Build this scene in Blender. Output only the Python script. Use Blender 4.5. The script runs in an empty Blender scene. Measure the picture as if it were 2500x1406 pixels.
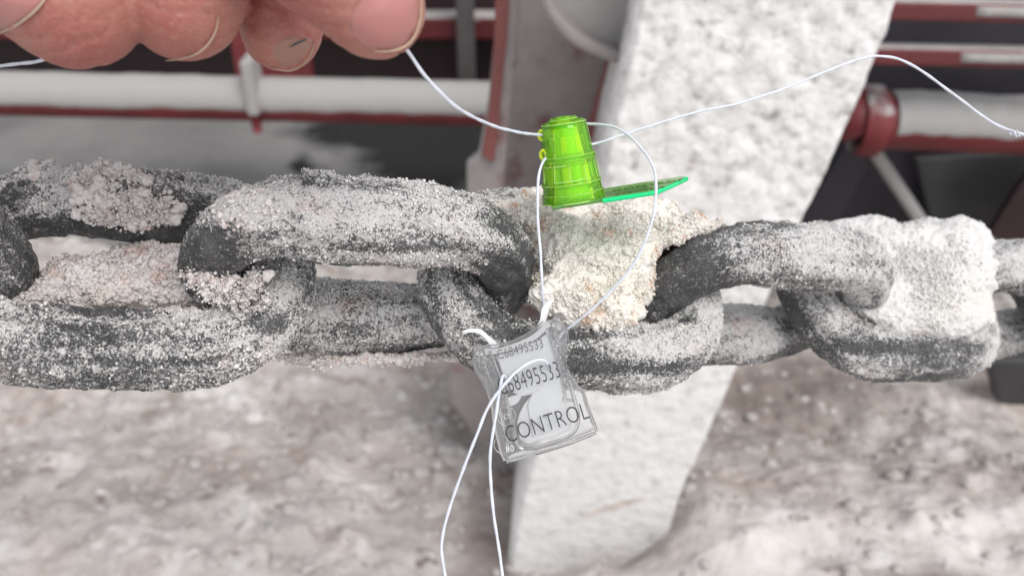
import bpy, bmesh, math, random
import numpy as np
from mathutils import Vector, Matrix
from mathutils.bvhtree import BVHTree

random.seed(7)
RNG = np.random.default_rng(11)
C = bpy.context.scene.collection
sc = bpy.context.scene
R = math.radians

# ------------------------------------------------------------------ camera
FPX = 2165.0                      # focal length in pixels of the 2500 px wide photograph
PITCH = R(32)
CAMH = 0.62
cam_d = bpy.data.cameras.new('camera'); cam = bpy.data.objects.new('camera', cam_d); C.objects.link(cam)
cam.location = (0, 0, CAMH); cam.rotation_euler = (R(90) - PITCH, 0, 0)
cam_d.sensor_width = 36; cam_d.lens = 36 * FPX / 2500
cam_d.clip_start = 0.01; cam_d.clip_end = 200
cam_d.dof.use_dof = True; cam_d.dof.focus_distance = 0.192; cam_d.dof.aperture_fstop = 17
sc.camera = cam
# ------------------------------------------------------------------ light
world = bpy.data.worlds.new('World'); sc.world = world; world.use_nodes = True
wn = world.node_tree; bg = wn.nodes['Background']
sky = wn.nodes.new('ShaderNodeTexSky'); sky.sky_type = 'NISHITA'; sky.sun_disc = False
SUN_EL, SUN_AZ = R(58), R(35)      # azimuth measured from +Y towards +X
sky.sun_elevation = SUN_EL; sky.sun_rotation = SUN_AZ
hs = wn.nodes.new('ShaderNodeHueSaturation'); hs.inputs['Saturation'].default_value = 0.18
wn.links.new(sky.outputs[0], hs.inputs['Color']); wn.links.new(hs.outputs[0], bg.inputs[0])
bg.inputs[1].default_value = 0.15
sl = bpy.data.lights.new('sun', 'SUN'); sun = bpy.data.objects.new('sun', sl); C.objects.link(sun)
sl.energy = 1.5; sl.angle = R(30); sl.color = (1, 0.965, 0.92)
sd = Vector((math.sin(SUN_AZ) * math.cos(SUN_EL), math.cos(SUN_AZ) * math.cos(SUN_EL), math.sin(SUN_EL)))
# light comes over the photographer's shoulder side: flip to the camera side of the scene
sd = Vector((0.35, -0.42, 0.84)).normalized()
sky.sun_elevation = math.asin(sd.z); sky.sun_rotation = math.atan2(sd.x, sd.y)
sun.rotation_euler = sd.to_track_quat('Z', 'Y').to_euler()
sc.view_settings.view_transform = 'Standard'; sc.view_settings.look = 'None'
sc.view_settings.exposure = 0.43; sc.view_settings.gamma = 1
sc.view_settings.use_curve_mapping = False
sc.cycles.max_bounces = 14; sc.cycles.transmission_bounces = 12; sc.cycles.transparent_max_bounces = 16

CP = np.array([0, 0, CAMH]); FW = np.array([0, math.cos(PITCH), -math.sin(PITCH)])
UP = np.array([0, math.sin(PITCH), math.cos(PITCH)]); RT = np.array([1.0, 0, 0])

def P(px, py, d):
    return CP + d * (FW + (px - 1250) / FPX * RT - (py - 703) / FPX * UP)
def PY(px, py, Y):
    v = FW + (px - 1250) / FPX * RT - (py - 703) / FPX * UP
    return CP + v * (Y / v[1])
def PZ(px, py, Z=0.0):
    v = FW + (px - 1250) / FPX * RT - (py - 703) / FPX * UP
    return CP + v * ((Z - CAMH) / v[2])
def proj(V):
    q = V - CP; d = q @ FW
    return 1250 + FPX * (q @ RT) / d, 703 - FPX * (q @ UP) / d, d

# ------------------------------------------------------------------ noise
def _hash(ix, iy, iz, seed):
    h = (ix.astype(np.int64) * 374761393 + iy.astype(np.int64) * 668265263 + iz.astype(np.int64) * 2147483647 + seed * 1274126177) & 0xffffffff
    h = ((h ^ (h >> 13)) * 1274126177) & 0xffffffff
    h = ((h ^ (h >> 16)) * 2246822519) & 0xffffffff
    return ((h ^ (h >> 15)) & 0xffffff) / float(0xffffff)
def vn(V, s, seed=0):
    q = V * s; i = np.floor(q); f = q - i; f = f * f * (3 - 2 * f); i = i.astype(np.int64)
    r = 0
    for dx in (0, 1):
        for dy in (0, 1):
            for dz in (0, 1):
                w = (f[:, 0] if dx else 1 - f[:, 0]) * (f[:, 1] if dy else 1 - f[:, 1]) * (f[:, 2] if dz else 1 - f[:, 2])
                r = r + w * _hash(i[:, 0] + dx, i[:, 1] + dy, i[:, 2] + dz, seed)
    return r * 2 - 1
def fbm(V, s, o=4, seed=0, g=0.5):
    r = 0; a = 1
    for k in range(o):
        r = r + a * vn(V, s * 2.03 ** k, seed + k * 17); a *= g
    return r
def sstep(a, b, x):
    t = np.clip((x - a) / (b - a), 0, 1); return t * t * (3 - 2 * t)

# ------------------------------------------------------------------ mesh building
def tag(o, label=None, cat=None, group=None, kind=None):
    if label: o['label'] = label
    if cat: o['category'] = cat
    if group: o['group'] = group
    if kind: o['kind'] = kind
    return o
def empty(name, loc, label, cat, group=None):
    o = bpy.data.objects.new(name, None); C.objects.link(o); o.location = Vector(loc); o.empty_display_size = 0.01
    return tag(o, label, cat, group)
def mk(name, V, F, mat, parent=None, smooth=True, attr=None):
    """V (n,3) world coordinates; F list of faces or an int array (m,3|4)."""
    V = np.asarray(V, dtype=np.float64)
    if parent is not None:
        V = V - np.array(parent_world(parent)); base = (0, 0, 0)
    else:
        base = V.mean(axis=0); base[2] = V[:, 2].min(); V = V - base
    me = bpy.data.meshes.new(name)
    if isinstance(F, np.ndarray):
        k = F.shape[1]
        me.vertices.add(len(V)); me.vertices.foreach_set('co', V.astype(np.float32).ravel())
        me.loops.add(F.size); me.loops.foreach_set('vertex_index', F.astype(np.int32).ravel())
        me.polygons.add(len(F)); me.polygons.foreach_set('loop_start', np.arange(0, F.size, k, dtype=np.int32))
        me.polygons.foreach_set('loop_total', np.full(len(F), k, dtype=np.int32))
        me.update(calc_edges=True)
    else:
        me.from_pydata([tuple(v) for v in V], [], [tuple(int(i) for i in f) for f in F])
    if attr:
        for an, av in attr.items():
            a = me.attributes.new(an, 'FLOAT', 'POINT'); a.data.foreach_set('value', np.asarray(av, dtype=np.float32))
    if smooth: me.polygons.foreach_set('use_smooth', np.ones(len(me.polygons), dtype=bool))
    me.materials.append(mat); me.update()
    o = bpy.data.objects.new(name, me); C.objects.link(o)
    o.location = base
    if parent is not None: o.parent = parent
    return o
def parent_world(p):
    v = Vector(p.location); q = p.parent
    while q is not None: v = v + Vector(q.location); q = q.parent
    return v
def grid_faces(n, m, wrap_n=False, wrap_m=False, off=0):
    N = n if wrap_n else n - 1; M = m if wrap_m else m - 1
    i, j = np.meshgrid(np.arange(N), np.arange(M), indexing='ij'); i2 = (i + 1) % n; j2 = (j + 1) % m
    return np.stack([i * m + j, i * m + j2, i2 * m + j2, i2 * m + j], -1).reshape(-1, 4) + off
def vnormals(V, F):
    n = np.zeros_like(V); a = V[F[:, 1]] - V[F[:, 0]]; b = V[F[:, -1]] - V[F[:, 0]]; fn = np.cross(a, b)
    for k in range(F.shape[1]): np.add.at(n, F[:, k], fn)
    return n / (np.linalg.norm(n, axis=1, keepdims=True) + 1e-20)
def catmull(pts, n):
    pts = np.asarray(pts, float); p = np.vstack([2 * pts[0] - pts[1], pts, 2 * pts[-1] - pts[-2]]); out = []
    m = len(pts) - 1
    for t in np.linspace(0, m - 1e-9, n):
        i = int(t); u = t - i; a, b, c, d = p[i:i + 4]
        out.append(.5 * (2 * b + (c - a) * u + (2 * a - 5 * b + 4 * c - d) * u * u + (3 * b - a - 3 * c + d) * u ** 3))
    return np.array(out)
def tube(path, rad, m=12, caps=True, flat=1.0, twist=None):
    path = np.asarray(path, float); n = len(path); rad = np.broadcast_to(np.asarray(rad, float), (n,))
    T = np.gradient(path, axis=0); T /= np.linalg.norm(T, axis=1, keepdims=True) + 1e-20
    u = np.cross(T[0], [0.13, 0.2, 0.97]); u /= np.linalg.norm(u); V = []
    for i in range(n):
        u = u - T[i] * (u @ T[i]); u /= np.linalg.norm(u); w = np.cross(T[i], u)
        a = np.arange(m) * 2 * math.pi / m
        V.append(path[i] + rad[i] * (np.cos(a)[:, None] * u + flat * np.sin(a)[:, None] * w))
    V = np.vstack(V); F = grid_faces(n, m, False, True).tolist()
    if caps:
        F.append(list(range(m))[::1]); F.append([(n - 1) * m + k for k in range(m)][::-1])
    return V, F
def ball_tube(path, rad, m=32, fl=1.0):
    """tube with rounded ends (tapered capsule)"""
    path = np.asarray(path, float); rad = np.asarray(rad, float)
    d0 = path[0] - path[1]; d0 /= np.linalg.norm(d0); d1 = path[-1] - path[-2]; d1 /= np.linalg.norm(d1)
    A = np.linspace(math.pi / 2 - .05, 0.2, 7)
    pre = [path[0] + d0 * rad[0] * math.sin(a) for a in A]; prr = [rad[0] * math.cos(a) for a in A]
    post = [path[-1] + d1 * rad[-1] * math.sin(a) for a in A[::-1]]; por = [rad[-1] * math.cos(a) for a in A[::-1]]
    return tube(np.vstack([pre, path, post]), np.concatenate([prr, rad, por]), m, True, fl)
def join(parts):
    V = []; F = []; o = 0
    for v, f in parts:
        V.append(np.asarray(v)); F += [[i + o for i in q] for q in (f.tolist() if isinstance(f, np.ndarray) else f)]; o += len(v)
    return np.vstack(V), F
def prism(front, back):
    """closed prism between two matching polygons"""
    n = len(front); V = np.vstack([front, back]); F = [list(range(n)), list(range(2 * n - 1, n - 1, -1))]
    for i in range(n):
        j = (i + 1) % n; F.append([j, i, n + i, n + j])
    return V, F
def boxp(c, ax, ay, az):
    c, ax, ay, az = map(np.asarray, (c, ax, ay, az))
    f = [c + sx * ax + sz * az - ay for sx, sz in ((-1, -1), (1, -1), (1, 1), (-1, 1))]
    return prism(f, [q + 2 * ay for q in f])
def bevel(o, w, seg=2):
    m = o.modifiers.new('bevel', 'BEVEL'); m.width = w; m.segments = seg; m.limit_method = 'ANGLE'; m.angle_limit = R(35); return o

# ------------------------------------------------------------------ materials
class NB:
    def __init__(s, name):
        s.m = bpy.data.materials.new(name); s.m.use_nodes = True; s.t = s.m.node_tree; s.N = s.t.nodes
        s.b = s.N['Principled BSDF']; s.tc = s.N.new('ShaderNodeTexCoord').outputs['Object']
    def link(s, a, b): s.t.links.new(a, b)
    def noise(s, scale, detail=4, rough=.55, vec=None, dist=0):
        n = s.N.new('ShaderNodeTexNoise'); n.inputs['Scale'].default_value = scale; n.inputs['Detail'].default_value = detail
        n.inputs['Roughness'].default_value = rough; n.inputs['Distortion'].default_value = dist
        s.link(vec or s.tc, n.inputs['Vector']); return n.outputs['Fac']
    def vor(s, scale, vec=None, feat='F1'):
        n = s.N.new('ShaderNodeTexVoronoi'); n.inputs['Scale'].default_value = scale; n.feature = feat
        s.link(vec or s.tc, n.inputs['Vector']); return n.outputs['Distance']
    def mapping(s, scale=(1, 1, 1), rot=(0, 0, 0), loc=(0, 0, 0)):
        n = s.N.new('ShaderNodeMapping'); n.inputs['Scale'].default_value = scale; n.inputs['Rotation'].default_value = rot; n.inputs['Location'].default_value = loc
        s.link(s.tc, n.inputs['Vector']); return n.outputs[0]
    def ramp(s, fac, stops):
        n = s.N.new('ShaderNodeValToRGB'); e = n.color_ramp.elements
        while len(e) < len(stops): e.new(.5)
        for k, (p, c) in enumerate(stops):
            e[k].position = p; e[k].color = (c, c, c, 1) if isinstance(c, (int, float)) else (*c, 1)
        s.link(fac, n.inputs['Fac']); return n.outputs['Color']
    def mix(s, fac, a, b, mode='MIX'):
        n = s.N.new('ShaderNodeMix'); n.data_type = 'RGBA'; n.blend_type = mode
        for i, v in ((0, fac), (6, a), (7, b)):
            if isinstance(v, bpy.types.NodeSocket): s.link(v, n.inputs[i])
            elif isinstance(v, (int, float)) and i: n.inputs[i].default_value = (v, v, v, 1)
            elif i: n.inputs[i].default_value = (*v, 1)
            else: n.inputs[i].default_value = v
        return n.outputs[2]
    def math(s, op, a, b=0.0, c=None):
        n = s.N.new('ShaderNodeMath'); n.operation = op
        for i, v in enumerate((a, b, c)):
            if v is None: continue
            if isinstance(v, bpy.types.NodeSocket): s.link(v, n.inputs[i])
            else: n.inputs[i].default_value = v
        return n.outputs[0]
    def attr(s, name):
        n = s.N.new('ShaderNodeAttribute'); n.attribute_name = name; return n.outputs['Fac']
    def normal_z(s):
        g = s.N.new('ShaderNodeNewGeometry'); x = s.N.new('ShaderNodeSeparateXYZ'); s.link(g.outputs['Normal'], x.inputs[0]); return x.outputs[2]
    def bump(s, h, dist=.001, strength=1.0):
        n = s.N.new('ShaderNodeBump'); n.inputs['Distance'].default_value = dist; n.inputs['Strength'].default_value = strength
        s.link(h, n.inputs['Height']); s.link(n.outputs[0], s.b.inputs['Normal']); return n
    def set(s, **k):
        for n, v in k.items():
            n = n.replace('_', ' ')
            i = s.b.inputs[n]
            if isinstance(v, bpy.types.NodeSocket): s.link(v, i)
            elif isinstance(v, tuple) and len(v) == 3 and i.type == 'RGBA': i.default_value = (*v, 1)
            else: i.default_value = v
        return s.m

SALT = (.74, .725, .71)
def mat_rod(name, metal=(.027, .027, .031)):
    b = NB(name)
    a = b.attr('salt')
    n1 = b.noise(2000, 4, .75); n2 = b.noise(720, 4, .68, dist=.8)
    n = b.math('MULTIPLY_ADD', n2, .42, b.math('MULTIPLY', n1, .58))
    th = b.math('SUBTRACT', .612, b.math('MULTIPLY', a, .225))
    f = b.math('MULTIPLY', b.math('SUBTRACT', n, th), 11); f = b.math('MINIMUM', b.math('MAXIMUM', b.math('ADD', f, .5), 0), 1)
    met = b.mix(b.ramp(b.noise(120, 4), [(.45, 0), (.7, 1)]), metal, (.095, .092, .096))
    met = b.mix(b.ramp(b.noise(60, 3), [(.66, 0), (.72, 1)]), met, (.12, .07, .045))
    met = b.mix(b.math('MULTIPLY', b.ramp(b.noise(3500, 3, .8), [(.45, 0), (.62, 1)]), .24), met, (.40, .395, .39))
    tint = b.ramp(b.noise(75, 5, .6), [(.56, 0), (.72, 1)])
    sa = b.mix(b.math('MULTIPLY', tint, .6), SALT, (.7, .52, .46)); sa = b.mix(b.math('MULTIPLY', b.noise(500, 3), .45), sa, (.48, .47, .47))
    b.set(Base_Color=b.mix(f, met, sa), Roughness=b.math('MULTIPLY_ADD', f, .3, .55))
    b.bump(b.math('ADD', b.math('MULTIPLY', f, .7), n1), .0006, .9)
    return b.m
def mat_salt(name, base=SALT, spot=(.66, .40, .30), amt=.6, bs=1.0, spotlo=.6, dull=(.5, .48, .47)):
    b = NB(name)
    t = b.ramp(b.noise(170, 5, .6), [(spotlo, 0), (spotlo + .1, 1)]); t2 = b.noise(420, 4, .6)
    c = b.mix(b.math('MULTIPLY', t, amt), base, spot); c = b.mix(b.ramp(t2, [(.5, 0), (.75, .75)]), c, dull)
    c = b.mix(b.ramp(b.noise(45, 4, .5), [(.52, 0), (.7, .5)]), c, tuple(x * y for x, y in zip(base, (.98, .93, .86))))
    b.set(Base_Color=c, Roughness=.75)
    b.bump(b.math('ADD', b.noise(900, 4), b.noise(2000, 3)), .0005 * bs, .9)
    return b.m
M = {}
M['rod'] = mat_rod('salted_chain_steel')
M['salt'] = mat_salt('salt_grains', (.80, .785, .77), (.70, .52, .45), .5, 1, .62, (.66, .65, .64))
M['salt_cream'] = mat_salt('cream_salt_grains', (.84, .80, .74), (.70, .42, .28), .8, 1, .58, (.70, .67, .63))
M['salt_pink'] = mat_salt('pink_salt_grains', (.72, .68, .66), (.60, .40, .34), .6, 1, .56, (.52, .45, .42))
M['salt_white'] = mat_salt('white_salt_crust', (.715, .70, .685), (.62, .43, .36), .7, .9, .66, (.60, .59, .58))

def mat_ground():
    b = NB('salty_ground')
    n = b.noise(14, 6, .6); n2 = b.noise(55, 5, .62); n3 = b.noise(3.2, 4, .5)
    c = b.ramp(n, [(.3, (.30, .265, .245)), (.5, (.46, .425, .40)), (.66, (.64, .61, .585))])
    c = b.mix(b.ramp(b.noise(26, 5, .6, b.mapping(loc=(1, 8, 0))), [(.56, 0), (.68, .8)]), c, (.30, .235, .205))
    c = b.mix(b.ramp(n2, [(.59, 0), (.70, .75)]), c, (.20, .155, .135))
    c = b.mix(b.ramp(b.noise(38, 4, .5, b.mapping((1, 1.5, 1), loc=(3, 1, 0))), [(.58, 0), (.68, .7)]), c, (.68, .66, .64))
    c = b.mix(b.ramp(b.noise(9, 4, .5, b.mapping(loc=(7, 4, 0))), [(.55, 0), (.72, .5)]), c, (.44, .33, .29))
    c = b.mix(b.attr('drift'), c, b.mix(b.ramp(b.noise(30, 5, .6), [(.35, 0), (.65, 1)]), (.56, .52, .49), (.74, .72, .70)))
    dd = b.ramp(b.math('MULTIPLY_ADD', b.attr('dirt_shade'), .9, b.math('MULTIPLY', b.noise(20, 5, .6), .5)), [(.45, 0), (.95, .85)])
    c = b.mix(dd, c, (.17, .135, .12))  # ground browned where the dirt and painted shade mask is set
    c = b.mix(b.ramp(b.noise(33, 4, .6, b.mapping((1, 1.6, 1), loc=(2, 2, 0))), [(.64, 0), (.70, .8)]), c, (.16, .12, .105))
    b.set(Base_Color=c, Roughness=.9)
    b.bump(b.math('ADD', n2, b.noise(160, 4)), .003, .7)
    return b.m
M['ground'] = mat_ground()
def mat_slab():
    b = NB('stained_concrete')
    n = b.noise(3.0, 5, .6)
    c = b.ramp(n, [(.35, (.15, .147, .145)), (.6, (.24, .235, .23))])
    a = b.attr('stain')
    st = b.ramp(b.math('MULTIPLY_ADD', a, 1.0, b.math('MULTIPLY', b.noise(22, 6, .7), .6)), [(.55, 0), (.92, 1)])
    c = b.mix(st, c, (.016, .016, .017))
    c = b.mix(b.ramp(b.noise(50, 2, .5), [(.73, 0), (.76, .6)]), c, (.42, .3, .22))
    b.set(Base_Color=c, Roughness=.85); b.bump(b.noise(90, 4), .002, .6); return b.m
M['slab'] = mat_slab()
def mat_post():
    b = NB('salt_crusted_concrete')
    n = b.noise(95, 5, .65, b.mapping((1, 1, 1.3))); n2 = b.noise(8, 4)
    c = b.ramp(n, [(.32, (.34, .32, .305)), (.42, (.62, .605, .59)), (.56, (.76, .75, .74))])
    c = b.mix(b.ramp(n2, [(.55, 0), (.75, .35)]), c, (.60, .56, .53))
    a = b.attr('smooth'); c = b.mix(b.math('MULTIPLY', a, .55), c, (.72, .705, .69))
    rs = b.ramp(b.math('ADD', b.attr('rust'), b.math('MULTIPLY', b.noise(45, 4), .5)), [(.75, 0), (1.0, .6)])
    c = b.mix(rs, c, (.48, .35, .28))
    b.set(Base_Color=c, Roughness=.9); b.bump(n, .004, .8); return b.m
M['post'] = mat_post()
def mat_paint(name, col, dust=.5, scale=30, topw=.8, seed=0, dustc=(.46, .44, .43), rusty=0):
    """painted steel with salt dust lying on up-facing faces and in patches"""
    b = NB(name)
    nz = b.math('MAXIMUM', b.normal_z(), 0)
    n = b.noise(scale, 5, .6, b.mapping(loc=(seed, seed * 2, 0)))
    f = b.math('ADD', b.math('MULTIPLY', nz, topw), b.math('ADD', n, dust - .5))
    f = b.ramp(f, [(.5, 0), (.62, .9)])
    c0 = b.mix(b.ramp(b.noise(12, 4), [(.4, 0), (.7, 1)]), col, tuple(x * .6 for x in col))
    d = b.mix(b.ramp(b.noise(60, 4), [(.4, 0), (.75, 1)]), dustc, tuple(x * .8 for x in dustc))
    b.set(Base_Color=b.mix(f, c0, d), Roughness=b.math('MULTIPLY_ADD', f, .35, .5)); b.bump(b.math('ADD', f, n), .0015, .6); return b.m
M['maroon'] = mat_paint('maroon_paint', (.14, .022, .024), .12, 25, .75)
M['red'] = mat_paint('red_paint', (.17, .02, .024), .17, 30, .45, 3)
M['darkplate'] = mat_paint('dark_maroon_plate', (.030, .011, .014), -.3, 10, .3, 5)
M['navy'] = mat_paint('dark_violet_plate', (.022, .019, .028), -.22, 8, .3, 2, (.2, .19, .19))
M['column'] = mat_paint('dusty_maroon_steel', (.19, .075, .07), .69, 22, .3, 8, (.29, .27, .268))
M['greyplate'] = mat_paint('grey_steel', (.06, .058, .062), -.1, 12, .3, 9, (.13, .125, .125))
M['column_red'] = mat_paint('scuffed_maroon_paint', (.20, .06, .055), .36, 28, .3, 4, (.30, .25, .245))
M['greyupright'] = mat_paint('dusty_grey_steel', (.10, .09, .09), .2, 22, .3, 6, (.24, .235, .23))
M['dust'] = mat_salt('salt_dust', (.38, .37, .36), (.30, .19, .175), .45, 1, .66, (.34, .33, .325))
def mat_skin():
    b = NB('skin')
    n = b.noise(45, 4); n2 = b.noise(170, 4, .6)
    c = b.mix(b.ramp(n, [(.38, 0), (.62, 1)]), (.33, .09, .08), (.38, .16, .122))
    c = b.mix(b.ramp(b.noise(95, 5, .6, b.mapping(loc=(5, 5, 5))), [(.5, 0), (.72, .7)]), c, (.41, .22, .17))
    c = b.mix(b.math('MULTIPLY', n2, .3), c, (.30, .075, .07)); c = b.mix(b.ramp(b.noise(1100, 3, .7), [(.5, 0), (.75, .4)]), c, (.50, .30, .25))
    w = b.N.new('ShaderNodeTexWave'); w.inputs['Scale'].default_value = 420; w.inputs['Distortion'].default_value = 5; w.inputs['Detail'].default_value = 1
    w.inputs['Detail Scale'].default_value = .35
    b.link(b.mapping((1, 1, 1), (.3, .5, .7)), w.inputs['Vector'])
    b.set(Base_Color=c, Roughness=.5, Subsurface_Weight=.22, Subsurface_Scale=.003, Subsurface_Radius=(1.0, .35, .2))
    b.bump(b.math('ADD', b.math('MULTIPLY', w.outputs['Fac'], .24), b.noise(700, 3)), .00022, .5); return b.m
M['skin'] = mat_skin()
b = NB('fingernail'); M['nail'] = b.set(Base_Color=b.mix(b.ramp(b.noise(80, 3), [(.4, 0), (.7, 1)]), (.43, .18, .165), (.46, .22, .19)), Roughness=.28, Subsurface_Weight=.2, Subsurface_Scale=.002)
b = NB('grey_tan_fingernail'); M['nailtan'] = b.set(Base_Color=(.33, .18, .14), Roughness=.35)
b = NB('fingernail_edge'); M['nailedge'] = b.set(Base_Color=b.mix(b.noise(200, 3), (.40, .27, .19), (.52, .40, .30)), Roughness=.4)
b = NB('white_string')
w = b.N.new('ShaderNodeTexNoise'); w.inputs['Scale'].default_value = 1500; b.link(b.tc, w.inputs['Vector'])
M['string'] = b.set(Base_Color=b.mix(w.outputs['Fac'], (.72, .745, .83), (.60, .63, .72)), Roughness=.45); b.bump(w.outputs['Fac'], .0002, .5)

def mat_clearish(name, tint, dif=None, mixd=0.0, rough=.04, ior=1.5, tf=.5):
    """thin plastic wall: light passes straight through tinted, the surface mirrors by fresnel, a little body colour scatters"""
    b = NB(name); T = b.N.new('ShaderNodeBsdfTransparent'); T.inputs[0].default_value = (*tint, 1)
    G = b.N.new('ShaderNodeBsdfGlossy'); G.inputs['Roughness'].default_value = rough
    fr_ = b.N.new('ShaderNodeFresnel'); fr_.inputs[0].default_value = ior
    out = T.outputs[0]
    if dif:
        d = b.N.new('ShaderNodeBsdfDiffuse'); d.inputs[0].default_value = (*dif, 1)
        t = b.N.new('ShaderNodeBsdfTranslucent'); t.inputs[0].default_value = (*dif, 1)
        m1 = b.N.new('ShaderNodeMixShader'); m1.inputs[0].default_value = tf; b.link(d.outputs[0], m1.inputs[1]); b.link(t.outputs[0], m1.inputs[2])
        m2 = b.N.new('ShaderNodeMixShader'); m2.inputs[0].default_value = mixd; b.link(out, m2.inputs[1]); b.link(m1.outputs[0], m2.inputs[2]); out = m2.outputs[0]
    m3 = b.N.new('ShaderNodeMixShader'); b.link(fr_.outputs[0], m3.inputs[0]); b.link(out, m3.inputs[1]); b.link(G.outputs[0], m3.inputs[2])
    b.link(m3.outputs[0], b.N['Material Output'].inputs['Surface']); return b.m
M['green'] = mat_clearish('green_plastic', (.88, 1.0, .25), (.36, 1.0, .01), .30, tf=.25)
M['green_core'] = mat_clearish('yellow_green_core', (.92, 1.0, .3), (.80, 1.0, .03), .90, tf=.05)
M['green_edge_glow'] = mat_clearish('edge_glow_green_plastic', (.8, 1.0, .4), (.62, 1.0, .25), .8, tf=.2)  # lighter green for the seams, edge glow and highlights put into the colour
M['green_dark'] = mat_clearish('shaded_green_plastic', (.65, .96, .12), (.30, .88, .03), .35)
M['green_edge'] = mat_clearish('teal_green_plastic', (.1, 1.0, .45), (.0, .95, .34), .8, tf=.15)
M['green_tag'] = mat_clearish('green_tag_plastic', (.65, .97, .40), (.34, .80, .17), .4)
b = NB('dark_green_print'); M['print_green'] = b.set(Base_Color=(.05, .16, .02), Roughness=.5)
M['clear'] = mat_clearish('clear_plastic', (.99, .99, .99), (.85, .86, .88), .05, .03, 1.45, .2)
b = NB('clear_plastic_rib'); M['rib'] = b.set(Base_Color=(.95, .95, .95), Roughness=.05, Transmission_Weight=1.0, IOR=1.5)
b = NB('frosted_white_plastic')
M['frost'] = mat_clearish('frosted_white_plastic', (.95, .95, .96), (.96, .97, .98), .74, .3, 1.25, .08)
M['milky'] = mat_clearish('milky_highlight_plastic', (.9, .9, .9), (.93, .935, .94), .78, .3, 1.3, .15)
b = NB('black_print'); M['print'] = b.set(Base_Color=(.03, .03, .032), Roughness=.6)
b = NB('ink'); M['ink'] = b.set(Base_Color=(.05, .08, .10), Roughness=.6)

# ------------------------------------------------------------------ ground
def ground_h(V):
    V = V.copy(); V[:, 2] = 0
    h = .010 * fbm(V, 9, 3, 3) + .0042 * fbm(V, 42, 4, 9) + .006 * np.maximum(vn(V, 55, 21) - .3, 0) * 2
    # salt heap on the right, low drift on the near left
    h += (.082 * sstep(.075, .165, V[:, 0] + .012 * vn(V, 14, 77)) * sstep(.74, .50, V[:, 1])) * (1 - sstep(.9, 1.6, V[:, 0]))
    h += .055 * sstep(-.02, .09, V[:, 0]) * sstep(.54, .47, V[:, 1]) * (1 - sstep(.06, .16, V[:, 0]))
    h += .02 * np.exp(-(((V[:, 0] + .25) / .35) ** 2 + ((V[:, 1] - .50) / .14) ** 2))
    far = sstep(1.1, 1.25, V[:, 1]); return h * (1 - far) - .03 * far * (V[:, 1] < 1.9)
xs = np.unique(np.concatenate([np.linspace(-.9, .9, 520), -np.geomspace(.9, 25, 18), np.geomspace(.9, 25, 18)]))
ys = np.unique(np.concatenate([np.linspace(.25, 1.32, 420), np.linspace(1.32, 30, 14), np.linspace(-25, .25, 14)]))
X, Y = np.meshgrid(xs, ys, indexing='ij'); GV = np.stack([X.ravel(), Y.ravel(), 0 * X.ravel()], -1)
edge = sstep(.9, 1.6, np.abs(GV[:, 0])) + sstep(.25, -.2, GV[:, 1]) if False else 0
GV[:, 2] = ground_h(GV)
gx, gy, _g = proj(GV + np.array([0, 0, 1e-9])); inview = (GV[:, 1] > .2)
dirt_shade = np.zeros(len(GV))  # dirt with shade painted in: beside the post and on the right slope
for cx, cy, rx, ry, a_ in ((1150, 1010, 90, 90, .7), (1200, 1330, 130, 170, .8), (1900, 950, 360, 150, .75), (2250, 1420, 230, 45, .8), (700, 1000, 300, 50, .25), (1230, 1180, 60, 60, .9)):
    dirt_shade = np.maximum(dirt_shade, a_ * np.exp(-(((gx - cx) / rx) ** 2 + ((gy - cy) / ry) ** 2)))
dirt_shade *= inview
g = mk('ground', GV, grid_faces(len(xs), len(ys))[:, ::-1].copy(), M['ground'], attr={'dirt_shade': dirt_shade, 'drift': .62 * sstep(.60, .47, GV[:, 1] + .05 * fbm(GV * [1, 1, 0], 9, 3, 61)) * (.45 + .55 * sstep(-.1, .1, GV[:, 0]))}); tag(g, kind='structure')
# far stained concrete slab
n1, n2 = 160, 60
X, Y = np.meshgrid(np.linspace(-2.5, 2.5, n1), np.linspace(1.10, 3.2, n2), indexing='ij')
SV = np.stack([X.ravel(), Y.ravel(), 0 * X.ravel()], -1); px, py, _ = proj(SV)
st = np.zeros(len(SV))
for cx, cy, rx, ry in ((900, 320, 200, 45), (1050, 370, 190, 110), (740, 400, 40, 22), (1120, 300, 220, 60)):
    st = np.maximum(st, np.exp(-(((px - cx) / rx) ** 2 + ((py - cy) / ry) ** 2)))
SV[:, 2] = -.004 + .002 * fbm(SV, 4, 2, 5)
s = mk('concrete_slab', SV, grid_faces(n1, n2)[:, ::-1].copy(), M['slab'], attr={'stain': st}); tag(s, kind='structure')
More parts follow.
